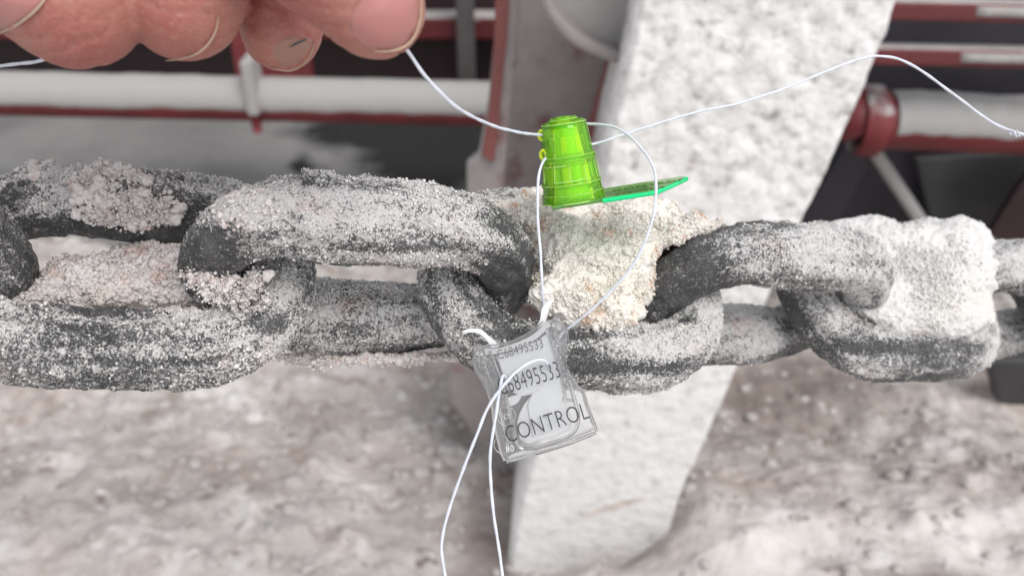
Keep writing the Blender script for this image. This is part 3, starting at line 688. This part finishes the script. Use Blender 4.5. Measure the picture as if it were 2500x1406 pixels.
mkstring([(960, 90, .148), (990, 118, .150), (1040, 190, .154), (1115, 262, .160), (1200, 305, .172), (1265, 324, .182), (1315, 330, .190), (1345, 334, .194), (1400, 348, .196), (1446, 351, .197), (1530, 325, .198), (1690, 277, .199), (1850, 240, .200), (2000, 182, .204), (2090, 148, .207), (2150, 138, .208), (2220, 156, .208), (2330, 232, .207), (2430, 304, .205), (2520, 335, .203)],
    'white string from the fingertips through the green seal to the right edge', .00030,
    extra=[tube([P(2474 + a_, 322 + b_, .2036), P(2474 + a_ + 5, 322 + b_ + 4, .2034)], .00028 * c_, 6) for a_, b_, c_ in ((-6, -5, 1), (2, 3, 1.3), (8, -2, .8), (-9, 4, .9), (5, 9, .7), (12, 8, .6))])
mkstring([(1350, 380, .195), (1334, 386, .1915), (1322, 402, .190), (1313, 440, .189), (1312, 500, .188), (1318, 600, .188), (1322, 680, .188), (1326, 740, .190), (1332, 800, .192), (1350, 845, .193), (1372, 815, .192), (1420, 775, .190), (1488, 712, .188), (1548, 640, .186), (1588, 555, .185), (1602, 475, .185), (1594, 405, .186), (1552, 345, .189), (1495, 310, .193), (1432, 303, .196), (1395, 310, .197)],
    'white string looped between the green seal and the clear seal')
mkstring([(1345, 900, .1865), (1328, 880, .1835), (1300, 882, .182), (1262, 905, .181), (1225, 945, .180), (1190, 1000, .180), (1160, 1068, .180), (1128, 1150, .181), (1100, 1230, .182), (1082, 1300, .183), (1078, 1345, .183), (1086, 1400, .184), (1095, 1450, .184)],
    'left hanging tail of white string crossing the clear seal', .00031)
mkstring([(1240, 925, .186), (1228, 918, .1832), (1220, 950, .182), (1210, 1010, .182), (1200, 1080, .182), (1197, 1160, .183), (1203, 1240, .183), (1214, 1320, .184), (1226, 1400, .184), (1232, 1450, .184)],
    'right hanging tail of white string below the clear seal', .00031)
mkstring([(-40, 165, .175), (0, 162, .174), (50, 156, .171), (95, 150, .168), (160, 130, .164)], 'short white string end at the upper left under the fingers', .00032)

# ------------------------------------------------------------------ green seal
GD = .196; px2m = GD / FPX
top = P(1372, 300, GD); bot = P(1401, 487, GD)
ax = (top - bot); ax /= np.linalg.norm(ax); tl = R(13)
Xg = np.cross(ax, -FW); Xg /= np.linalg.norm(Xg)           # to the viewer's right
if Xg @ RT < 0: Xg = -Xg
AX = ax * math.cos(tl) - FW * math.sin(tl); AX /= np.linalg.norm(AX); DG = np.cross(AX, Xg); DG *= np.sign(DG @ FW)
gl_root = empty('green_seal', tuple(bot), 'transparent neon green plastic seal with a flat tag, hanging on the string', 'seal')
HG = np.linalg.norm(top - bot) / math.cos(tl) * 1.0
def lathe(prof, mat, name, ns=72, mod=None, cap=True):
    V = []; a = np.arange(ns) * 2 * math.pi / ns
    for (t, r_) in prof:
        rr_ = r_ * (mod(t, a) if mod else 1)
        V.append(bot + AX * (t * HG) + (rr_ * np.cos(a))[:, None] * Xg + (rr_ * np.sin(a))[:, None] * DG)
    V = np.vstack(V); F = grid_faces(len(prof), ns, False, True).tolist()
    F += [list(range(ns))[::-1], [(len(prof) - 1) * ns + k for k in range(ns)]]
    me = mk(name, V, F, mat, gl_root, True); 
    bm = bmesh.new(); bm.from_mesh(me.data); bmesh.ops.recalc_face_normals(bm, faces=bm.faces); bm.to_mesh(me.data); bm.free()
    mm = me.modifiers.new('es', 'EDGE_SPLIT'); mm.split_angle = R(30)
    return me
rb_, rt_ = .0070, .0050
def rl(t): return rb_ + (rt_ - rb_) * t
outer = [(0, rl(0)), (.06, rl(.05)), (.10, rl(.06)), (.10, rl(.1) * .97), (.20, rl(.2) * .97), (.205, rl(.2) * 1.01), (.235, rl(.23) * 1.01), (.24, rl(.24) * .96), (.50, rl(.5) * .96), (.505, rl(.5) * 1.02), (.56, rl(.56) * 1.02), (.565, rl(.56) * .96), (.9, rl(.9) * .97), (.95, rl(1) * .95), (.985, rl(1) * .85), (1.0, rl(1) * .62), (1.03, rl(1) * .56), (1.035, rl(1) * .3)]
inner = [(1.0, rl(1) * .3), (.93, rl(1) * .66), (.6, rl(.6) * .72), (.5, rl(.5) * .78), (.05, rl(0) * .82), (.0, rl(0) * .84)]
def facets(t, a):
    if .205 < t < .505 and abs(t - .37) < .14: return 1 - .035 * (np.cos(a * 12) > .55)
    return 1
outer2 = [];
for q in outer: outer2.append(q)
outer2 = outer[:8] + [(.25, rl(.25) * .96), (.26, rl(.26) * .96), (.48, rl(.48) * .96), (.49, rl(.49) * .96)] + outer[8:]
# shell (outer skin down the inside)
prof = outer2 + inner
me = lathe(prof, M['green'], 'body', 96, facets)
# rotor (inner core)
def ribs(t, a): return 1 + .10 * (np.cos(a * 7) > .1)
lathe([(.04, .0046), (.2, .0044), (.21, .0050), (.44, .0047), (.45, .0030), (.58, .0028), (.59, .0038), (.80, .0035), (.81, .0024), (.92, .0022)], M['green_core'], 'locking_core', 64, ribs)
# winding of string inside the drum reads as yellow strands
pts = []
for k in range(240):
    a = k / 240 * 2 * math.pi * 4; pts.append(bot + AX * (HG * (.60 + .13 * k / 240) + .0008 * math.cos(a)) + Xg * .0034 * math.cos(a) + DG * .0034 * math.sin(a))
V, F = tube(np.array(pts), .00035, 8); mk('wound_string', V, F, M['green_core'], gl_root)
# two eyelet bosses
for (ex, ey) in ((1330, 330), (1334, 378)):
    e = P(ex, ey, GD - .0034); dirv = -Xg * .80 - DG * .6; dirv /= np.linalg.norm(dirv); s_ = np.cross(dirv, AX)
    a = np.arange(24) * 2 * math.pi / 24; V = []
    for (h, r_) in ((-.0022, .0014), (.0008, .0014), (.0011, .00125), (.0011, .0007), (-.0022, .0007)):
        V.append(e + dirv * h + r_ * (np.cos(a)[:, None] * AX + np.sin(a)[:, None] * s_))
    V = np.vstack(V); F = grid_faces(5, 24, True, True)
    mk('eyelet', V, F, M['green_core'], gl_root)
# round button on top and the flat base ring with numerals
# tag plate
def gp(u, v, h): return bot + Xg * u + DG * v + AX * h
k = px2m
plan = [(-60 * k, -.0066), (175 * k, -.0066), (200 * k, -.0054), (288 * k, .0060), (292 * k, .0080), (283 * k, .0092), (60 * k, .0092), (0, .0070), (-60 * k, .004)]
f_ = np.array([gp(u, v, .0002) for u, v in plan]); b_ = np.array([gp(u, v, -.0007) for u, v in plan])
V, F = prism(f_, b_); o = mk('tag_plate', V, F, M['green_tag'], gl_root, False); bevel(o, .0002, 2)
rim = np.array([gp(u, v - .0002, -.0003) for u, v in ([(60 * k, -.0066), (175 * k, -.0066), (200 * k, -.0054), (288 * k, .0060), (291 * k, .0078)])])
V, F = tube(catmull(rim, 60), .00052, 12); mk('tag_edge', V, F, M['green_edge'], gl_root)
V, F = [], []
def text_mesh(name, s, mat, parent, O, ux, uy, size, extr=.00003, sx=.75, off=0.0, bevel_=0):
    """text on a plane: O baseline start, ux along, uy up (unit vectors)"""
    cu = bpy.data.curves.new(name, 'FONT'); cu.body = s; cu.size = 1; cu.extrude = 0; cu.offset = off; cu.resolution_u = 3; cu.space_character = 1.05
    t = bpy.data.objects.new(name, cu); C.objects.link(t); dg = bpy.context.evaluated_depsgraph_get()
    me = bpy.data.meshes.new_from_object(t.evaluated_get(dg)); bpy.data.objects.remove(t); bpy.data.curves.remove(cu)
    n = len(me.vertices); co = np.zeros(n * 3); me.vertices.foreach_get('co', co); co = co.reshape(-1, 3)
    F = [list(p.vertices) for p in me.polygons]; nz = np.cross(ux, uy)
    W3 = O + co[:, :1] * ux * size * sx + co[:, 1:2] * uy * size
    # give the letters a hair of thickness
    E = {}
    for f in F:
        for a, b in zip(f, f[1:] + f[:1]): E[(a, b)] = 1
    side = [[b, a, a + n, b + n] for (a, b) in E if (b, a) not in E]
    V = np.vstack([W3 + nz * extr, W3]); F2 = F + [[i + n for i in f[::-1]] for f in F] + side
    bpy.data.meshes.remove(me)
    o = mk(name, V, F2, mat, parent, False); o.data.validate(); return o
text_mesh('printed_number', 'C68495533', M['print_green'], gl_root, gp(95 * k, -.0050, .00028), Xg, DG, .0036, .00005, .62)
text_mesh('moulded_letters', 'CONTROL', M['print_green'], gl_root, gp(100 * k, .0012, .00028), Xg, DG, .0046, .00005, .72)
def ringl(name, t, r_, w, mat, a0=0, a1=360):
    a = np.linspace(R(a0), R(a1), 90); V, F = tube(bot + AX * HG * t + (r_ * np.cos(a))[:, None] * Xg + (r_ * np.sin(a))[:, None] * DG, w, 8, True); return V, F
def onsurf(a, t, k_=1.0): return bot + AX * HG * t + rl(t) * k_ * (Xg * math.cos(R(a)) + DG * math.sin(R(a)))
seams = [ringl('', t, rl(t) * kk, w_, 0) for t, kk, w_ in ((0.0, 1.0, .00015), (.10, .98, .00008), (.225, 1.0, .0001), (.505, 1.0, .00009), (.56, 1.0, .0001), (.955, .95, .00012), (1.0, .62, .0001))]
for a_ in (-160, -128, -96, -64, -32, -5):
    seams.append(tube(np.array([onsurf(a_, .26, 1.0), onsurf(a_, .47, 1.0)]), .00008, 6))
for a_, t0, t1 in ((-118, .26, .47), (-60, .26, .47)): pass
seams += [ringl('', .27, rl(.27) * .995, .00012, 0, -130, -60), ringl('', .46, rl(.46) * .995, .00012, 0, -160, -100)]
thing_mesh('seam_line', seams, M['green_edge_glow'], None, None, parent=gl_root, smooth=True)
dk = []
for a_, w_, t0, t1 in ((-22, .0011, .60, .92), (-10, .0008, .62, .9), (-150, .0009, .62, .78), (-14, .0010, .27, .45), (-38, .0005, .27, .45)):
    c0 = onsurf(a_, (t0 + t1) / 2, .86); tv = -Xg * math.sin(R(a_)) + DG * math.cos(R(a_)); ov = Xg * math.cos(R(a_)) + DG * math.sin(R(a_)); up_ = onsurf(a_, t1, .86) - onsurf(a_, t0, .86)
    dk.append(boxp(c0, tv * w_ * .5, ov * .0002, up_ / 2))
dk += [ringl('', .535, rl(.53) * .9, .00028, 0, -170, -10), ringl('', .93, rl(.93) * .88, .0004, 0, -170, -60), ringl('', .17, rl(.17) * .86, .00035, 0, -60, -5)]
thing_mesh('inner_rib', dk, M['green_dark'], None, None, parent=gl_root)
# row of small moulded blocks on the base ring
blk = []
for j in range(13):
    a = R(-150 + j * 11); c0 = bot + AX * HG * .055 + Xg * rl(0) * .93 * math.cos(a) + DG * rl(0) * .93 * math.sin(a)
    tv = -Xg * math.sin(a) + DG * math.cos(a); ov = Xg * math.cos(a) + DG * math.sin(a)
    blk.append(boxp(c0, tv * .00034, ov * .0002, AX * .00035))
thing_mesh('numeral_row', blk, M['green_dark'], None, None, parent=gl_root)
V, F = tube(catmull([P(1368, 283, GD - .0015), P(1378, 281, GD - .0015), P(1390, 283, GD - .0015)], 6), .0006, 8)

# ------------------------------------------------------------------ clear seal
CD = .1850; ck = CD / FPX
tt_ = R(-17.0); ex_ = RT * math.cos(tt_) - UP * math.sin(tt_); ex_ = RT * math.cos(R(17)) + UP * math.sin(R(17)); ey_ = -RT * math.sin(R(17)) + UP * math.cos(R(17))
CO = P(1238, 1122, CD)
cs_root = empty('clear_seal', tuple(CO), 'clear plastic seal lettered CONTROL with milky prongs, hanging in front of the chain', 'seal')
def cl(px, py, off=0.0):  # photo position on the seal's front plane, off = towards the back
    return P(px, py, CD + off)
def outline_prism(pts, d0, d1, n=None):
    q = catmull(pts + [pts[0]], n)[:-1] if n else np.array(pts, float)
    f = np.array([cl(x, y, d0) for x, y in q]); b_ = np.array([cl(x, y, d1) for x, y in q]); return prism(f[::-1], b_[::-1])
right = [(1352, 775), (1368, 784), (1378, 800), (1382, 825), (1374, 868), (1380, 900), (1402, 935), (1422, 958), (1430, 985), (1444, 1020), (1456, 1052)]
left_ = [(1232, 1124), (1222, 1100), (1206, 1030), (1200, 985), (1180, 935), (1162, 905), (1156, 880), (1160, 855)]
saddle = [(1168, 848), (1190, 846), (1225, 842), (1265, 828), (1300, 808), (1328, 786)]
body = right + [(1450, 1062), (1380, 1084), (1300, 1108), (1250, 1127), (1240, 1128)] + left_ + saddle
def dens(pts, closed=False, n=120): return [tuple(q) for q in catmull(pts + ([pts[0]] if closed else []), n)]
bodyd = dens(right, False, 60) + [(1450, 1062), (1380, 1085), (1300, 1109), (1250, 1126), (1240, 1128)] + dens(left_, False, 50) + dens(saddle, False, 40)
# thin front and back walls plus a deep rim
V, F = outline_prism(bodyd, 0, .0008); mk('front_wall', V, F, M['clear'], cs_root, False)
V, F = outline_prism(bodyd, .0042, .0050); mk('back_wall', V, F, M['clear'], cs_root, False)
def ribline(name, pts, r, mat, off=.0, n=60):
    V, F = tube(np.array([cl(x, y, off if not isinstance(off, tuple) else off[0] + (off[1] - off[0]) * i / (n - 1)) for i, (x, y) in enumerate(dens(pts, False, n))]), r, 10); return V, F
rim = [ribline('', left_[::-1], .00028, None, .0004), ribline('', right, .00030, None, .0004), ribline('', left_[::-1], .00022, None, .0046), ribline('', [(x + 3, y + 1) for x, y in right], .0003, None, .0046),
       ribline('', [(1236, 1126), (1300, 1109), (1380, 1085), (1455, 1056)], .00040, None, .0004), ribline('', [(1240, 1118), (1300, 1098), (1380, 1074), (1448, 1046)], .0003, None, .0040),
       ribline('', saddle, .00035, None, .0006)]
thing_mesh('rim', rim, M['rib'], None, None, parent=cs_root, smooth=True)
# side cheeks: long narrow clear channels with short teeth
ch = [ribline('', [(1172, 862), (1200, 940), (1225, 1020), (1240, 1085)], .0004, None, .001), ribline('', [(1195, 856), (1222, 930), (1246, 1010), (1258, 1065), (1272, 1092), (1300, 1094)], .00038, None, .001),
      ribline('', [(1300, 1094), (1370, 1072), (1402, 1052), (1412, 1022), (1405, 985), (1392, 940), (1378, 900), (1366, 850), (1352, 800)], .00042, None, .001),
      ribline('', [(1335, 800), (1350, 845), (1362, 890), (1370, 915)], .0003, None, .001), ribline('', [(1372, 930), (1380, 962), (1378, 975), (1398, 976)], .0003, None, .001),
      ribline('', [(1172, 862), (1183, 874), (1196, 876), (1196, 856)], .0003, None, .0005), ribline('', [(1430, 985), (1440, 1012), (1446, 1036)], .00035, None, .002)]
for j in range(9):
    x0, y0 = 1343 + j * 4.0, 815 + j * 13.5
    ch.append(boxp(cl(x0 + 10, y0, .0022), ex_ * .0009, FW * .0012, ey_ * .00028))
    x0, y0 = 1192 + j * 3.8, 880 + j * 13
    ch.append(boxp(cl(x0, y0, .0022), ex_ * .0007, FW * .0012, ey_ * .00025))
thing_mesh('inner_channel', ch, M['rib'], None, None, parent=cs_root, smooth=False)
# round pivot ring
def ring(cx, cy, R_, r, off):
    c0 = cl(cx, cy, off); a = np.linspace(0, 2 * math.pi, 40); return tube(np.array([c0 + ex_ * R_ * math.cos(t) + ey_ * R_ * math.sin(t) for t in a]), r, 8, False)
thing_mesh('pivot_ring', [ring(1236, 1015, .0019, .00013, -.0001), ring(1237, 1017, .0005, .0002, -.0001), ring(1227, 1085, .0018, .0001, -.0001)], M['rib'], None, None, parent=cs_root, smooth=True)
# milky locking insert: collar, two prongs, central body
col = dens([(1180, 850), (1215, 850), (1262, 836), (1302, 816), (1338, 782)], False, 30) + dens([(1344, 796), (1308, 828), (1268, 848), (1218, 862), (1186, 866)], False, 30)
V, F = outline_prism(col, .0010, .0034); mk('collar', V, F, M['milky'], cs_root, False)
pr1 = dens([(1200, 850), (1188, 832), (1170, 816), (1150, 812), (1130, 815)], False, 24) + dens([(1128, 808), (1146, 802), (1172, 803), (1194, 820), (1222, 846)], False, 24)
V, F = outline_prism(pr1, .0014, .0028); o = mk('prong', V, F, M['milky'], cs_root, False); bevel(o, .0002)
pr2 = dens([(1308, 800), (1318, 780), (1322, 755), (1334, 738), (1348, 728)], False, 24) + dens([(1352, 734), (1342, 752), (1336, 772), (1330, 790)], False, 24)
V, F = outline_prism(pr2, .0014, .0028); o = mk('prong', V, F, M['milky'], cs_root, False); bevel(o, .0002)
ins = [(1212, 868), (1262, 852), (1306, 834), (1338, 812), (1352, 860), (1366, 915), (1374, 952), (1384, 990), (1398, 1020), (1392, 1048), (1350, 1066), (1290, 1084), (1268, 1072), (1262, 1030), (1268, 1008), (1280, 985), (1300, 962), (1270, 968), (1238, 950), (1226, 910)]
V, F = outline_prism(ins, .0016, .0032); o = mk('locking_insert', V, F, M['frost'], cs_root, False); bevel(o, .00025)
# stepped central latch
V, F = outline_prism([(1288, 990), (1300, 958), (1318, 950), (1330, 960), (1350, 1050), (1300, 1066)], .0010, .0016); o = mk('latch', V, F, M['frost'], cs_root, False); bevel(o, .0002)
V, F = outline_prism(dens([(1244, 1112), (1262, 1104), (1300, 1096), (1304, 1102), (1270, 1116), (1246, 1122), (1244, 1112)], False, 24), .0012, .0034); mk('corner_highlight', V, F, M['milky'], cs_root, False)  # small milky wedge added as the white highlight on the lower left rim
V, F = outline_prism(dens([(1232, 978), (1250, 966), (1272, 966), (1262, 984), (1240, 992), (1232, 978)], False, 24), .0010, .0020); mk('cam', V, F, M['frost'], cs_root, False)
# lettering
def ctext(name, s, px, py, cap, width, mat=M['print'], off=-.00008, ang=17, extr=.00004, thin=-.012):
    a = R(ang); ux = RT * math.cos(a) + UP * math.sin(a); uy = -RT * math.sin(a) + UP * math.cos(a)
    o = text_mesh(name, s, mat, cs_root, cl(px, py, off), ux, uy, cap * ck / .70, extr, 1.0, thin)
    co = np.zeros(len(o.data.vertices) * 3); o.data.vertices.foreach_get('co', co); co = co.reshape(-1, 3); base = cl(px, py, off) - np.array(parent_world(cs_root))
    u = (co - base) @ ux; wcur = u.max(); co = co + np.outer(u * (width * ck / wcur - 1), ux); o.data.vertices.foreach_set('co', co.ravel().astype(np.float32)); o.data.update(); return o
ctext('printed_number', 'C68495533', 1221, 966, 43, 156)
ctext('printed_number', 'C68495533', 1216, 878, 24, 116, off=.0009, ang=15)
ctext('printed_word', 'CONTROL', 1238, 1082, 42, 212)
ctext('moulded_number', '80', 1236, 1104, 16, 20, M['milky'], ang=10, thin=0)

# ------------------------------------------------------------------ hand
def fing(pts, fl=1.0):
    path = np.array([P(x, y, d) for x, y, d, r in pts]); rad = np.array([r / FPX * d for x, y, d, r in pts]); n = 30
    pp = catmull(path, n); rr_ = catmull(np.stack([rad, rad, rad], -1), n)[:, 0]; return ball_tube(pp, rr_, 40, fl)
fingers = [
    fing([(-260, -620, .160, 190), (-90, -330, .152, 185), (60, -110, .147, 175), (150, -25, .147, 172), (182, 0, .147, 166)]),
    fing([(300, -760, .168, 165), (400, -420, .160, 158), (445, -170, .153, 152), (455, -40, .152, 150), (446, 2, .152, 143)]),
    fing([(560, -740, .180, 130), (640, -380, .174, 124), (672, -120, .168, 118), (682, 30, .167, 108), (688, 72, .167, 99)]),
    fing([(80, -720, .160, 190), (330, -420, .150, 165), (640, -190, .143, 140), (800, -75, .141, 132), (900, 5, .141, 128), (918, 22, .141, 122)]),
]
palm = [fing([(-300, -1500, .185, 400), (-60, -1100, .178, 470), (120, -820, .172, 420), (260, -640, .172, 330)], 1.0), fing([(-900, -2600, .20, 330), (-500, -2000, .195, 330), (-250, -1400, .185, 390)])]
V, F = join(fingers + palm)
me = bpy.data.meshes.new('hand'); me.from_pydata([tuple(v) for v in V], [], F); me.update()
tmp = bpy.data.objects.new('hand_tmp', me); C.objects.link(tmp)
bm = bmesh.new(); bm.from_mesh(me); bmesh.ops.recalc_face_normals(bm, faces=bm.faces); bm.to_mesh(me); bm.free()
md = tmp.modifiers.new('r', 'REMESH'); md.mode = 'VOXEL'; md.voxel_size = .0006
md = tmp.modifiers.new('s', 'SMOOTH'); md.factor = .5; md.iterations = 3
hm = bpy.data.meshes.new_from_object(tmp.evaluated_get(bpy.context.evaluated_depsgraph_get())); bpy.data.objects.remove(tmp)
n = len(hm.vertices); co = np.zeros(n * 3); hm.vertices.foreach_get('co', co); co = co.reshape(-1, 3)
nn_ = np.zeros(n * 3); hm.vertices.foreach_get('normal', nn_); nn_ = nn_.reshape(-1, 3)
co = co + nn_ * (.00025 * fbm(co, 110, 3, 4) - .00030 * np.maximum(1 - np.abs(vn(co * np.array([.5, 1.0, 2.4]), 150, 12)) * 7, 0))[:, None]
HF = [list(p.vertices) for p in hm.polygons]
hand_root = empty('hand', tuple(P(200, -900, .172)), 'bare hand with bent fingers pinching the white string at the top left', 'hand')
hand = mk('hand_skin', co, HF, M['skin'], hand_root)
bvh = BVHTree.FromPolygons([Vector(v) for v in co], HF)
def nail(poly, lift=.00035, th=.0004, mat='nail', fall=.147, curve=0.0, n=64, m=14):
    poly = np.array(poly, float); c = poly.mean(0); q = catmull(np.vstack([poly, poly[:1]]), n + 1)[:-1]; V = []; miss = []
    pts = []
    for r_ in np.linspace(.0, 1, m):
        for i in range(n): pts.append(c + (q[i] - c) * max(r_, .01))
    D = np.full(len(pts), np.nan)
    for i, (x, y) in enumerate(pts):
        v = P(x, y, 1.0) - CP; h = bvh.ray_cast(Vector(CP), Vector(v).normalized(), 1.0)
        if h[0] is not None:
            D[i] = (np.array(h[0]) - CP) @ FW
    ok = ~np.isnan(D); pa = np.array(pts)
    # smooth quadratic fit to the finger surface so the plate is clean and carries on past the fingertip
    X_ = (pa[:, 0] - c[0]) / 100; Y_ = (pa[:, 1] - c[1]) / 100; B = np.stack([X_ * 0 + 1, X_, Y_, X_ ** 2, X_ * Y_, Y_ ** 2], -1)
    lim = ok & (np.linalg.norm(pa - c, axis=1) < 1e9)
    cf, *_ = np.linalg.lstsq(B[lim], D[lim], rcond=None); fit = B @ cf
    D2 = np.where(ok, .6 * np.minimum(D, fit + .001) + .4 * fit, fit) - lift
    edge = np.repeat(np.linspace(0, 1, m), n) ** 6
    f = np.array([P(x, y, d + e * th * .6) for (x, y), d, e in zip(pts, D2, edge)]); bk = np.array([P(x, y, d + th) for (x, y), d in zip(pts, D2)])
    Fg = grid_faces(m, n, False, True); Fb = (Fg + len(f))[:, ::-1]; rim = np.array([[(m - 1) * n + i, (m - 1) * n + (i + 1) % n, len(f) + (m - 1) * n + (i + 1) % n, len(f) + (m - 1) * n + i] for i in range(n)])
    V = np.vstack([f, bk]); return V, np.vstack([Fg, Fb, rim])
# thumb nail and its pale free edge
def strip(line, w0, lift, par=hand_root, name='nail_edge', mt='nailedge', th=.0004):
    q = catmull(np.array(line, float), 40); T = np.gradient(q, axis=0); T /= np.linalg.norm(T, axis=1, keepdims=True); Nq = np.stack([-T[:, 1], T[:, 0]], -1)
    wd = w0 * np.sin(np.linspace(.06, math.pi - .06, 40)) ** .5
    poly = np.vstack([q - Nq * wd[:, None], (q + Nq * wd[:, None])[::-1]]); n_ = 40
    pts = np.vstack([q - Nq * wd[:, None], q, q + Nq * wd[:, None]]); D = np.full(len(pts), np.nan)
    for i_, (x, y) in enumerate(pts):
        v = P(x, y, 1.0) - CP; h = bvh.ray_cast(Vector(CP), Vector(v).normalized(), 1.0)
        if h[0] is not None: D[i_] = (np.array(h[0]) - CP) @ FW
    ok = ~np.isnan(D); tt2 = np.tile(np.linspace(0, 1, 40), 3); B = np.stack([tt2 * 0 + 1, tt2, tt2 ** 2, tt2 ** 3], -1); cf, *_ = np.linalg.lstsq(B[ok], D[ok], rcond=None)
    D2 = B @ cf - lift; f = np.array([P(x, y, d) for (x, y), d in zip(pts, D2)]); bk = np.array([P(x, y, d + th) for (x, y), d in zip(pts, D2)])
    F1 = grid_faces(3, 40); F2 = (F1 + 120)[:, ::-1]; L_ = [[k, k + 1, 121 + k, 120 + k] for k in range(39)] + [[81 + k, 80 + k, 200 + k, 201 + k] for k in range(39)]
    mk(name, np.vstack([f, bk]), F1.tolist() + F2.tolist() + L_, M[mt], par)
V, F = nail([(985, -80), (1010, -50), (1021, 10), (1016, 60), (990, 104), (950, 122), (905, 120), (870, 100), (855, 68), (862, 30), (890, -10), (930, -50)], lift=.0003); mk('fingernail', V, F, M['nail'], hand_root)
strip([(1012, -60), (1027, -10), (1028, 40), (1016, 82), (994, 110), (960, 124), (915, 126)], 3.4, .0006)
V, F = nail([(-120, -40), (-60, -90), (40, -80), (108, -20), (96, 12), (58, 45), (0, 76), (-60, 86)]); mk('fingernail', V, F, M['nail'], hand_root)
strip([(122, -40), (108, 0), (72, 38), (20, 72), (-50, 98)], 3.6, .0005)
strip([(534, 40), (526, 78), (505, 112), (476, 134), (440, 145), (404, 149)], 3.2, .0006)
V, F = nail([(655, 118), (700, 88), (748, 88), (764, 104), (752, 135), (725, 160), (695, 168), (668, 150)], lift=.0001); mk('fingernail', V, F, M['nailtan'], hand_root)
strip([(768, 104), (757, 138), (735, 162), (705, 174), (668, 168)], 3, .0005)
strip([(706, 117), (730, 104), (752, 96)], 2.2, .0006, name='ink_mark', mt='ink', th=.0001)
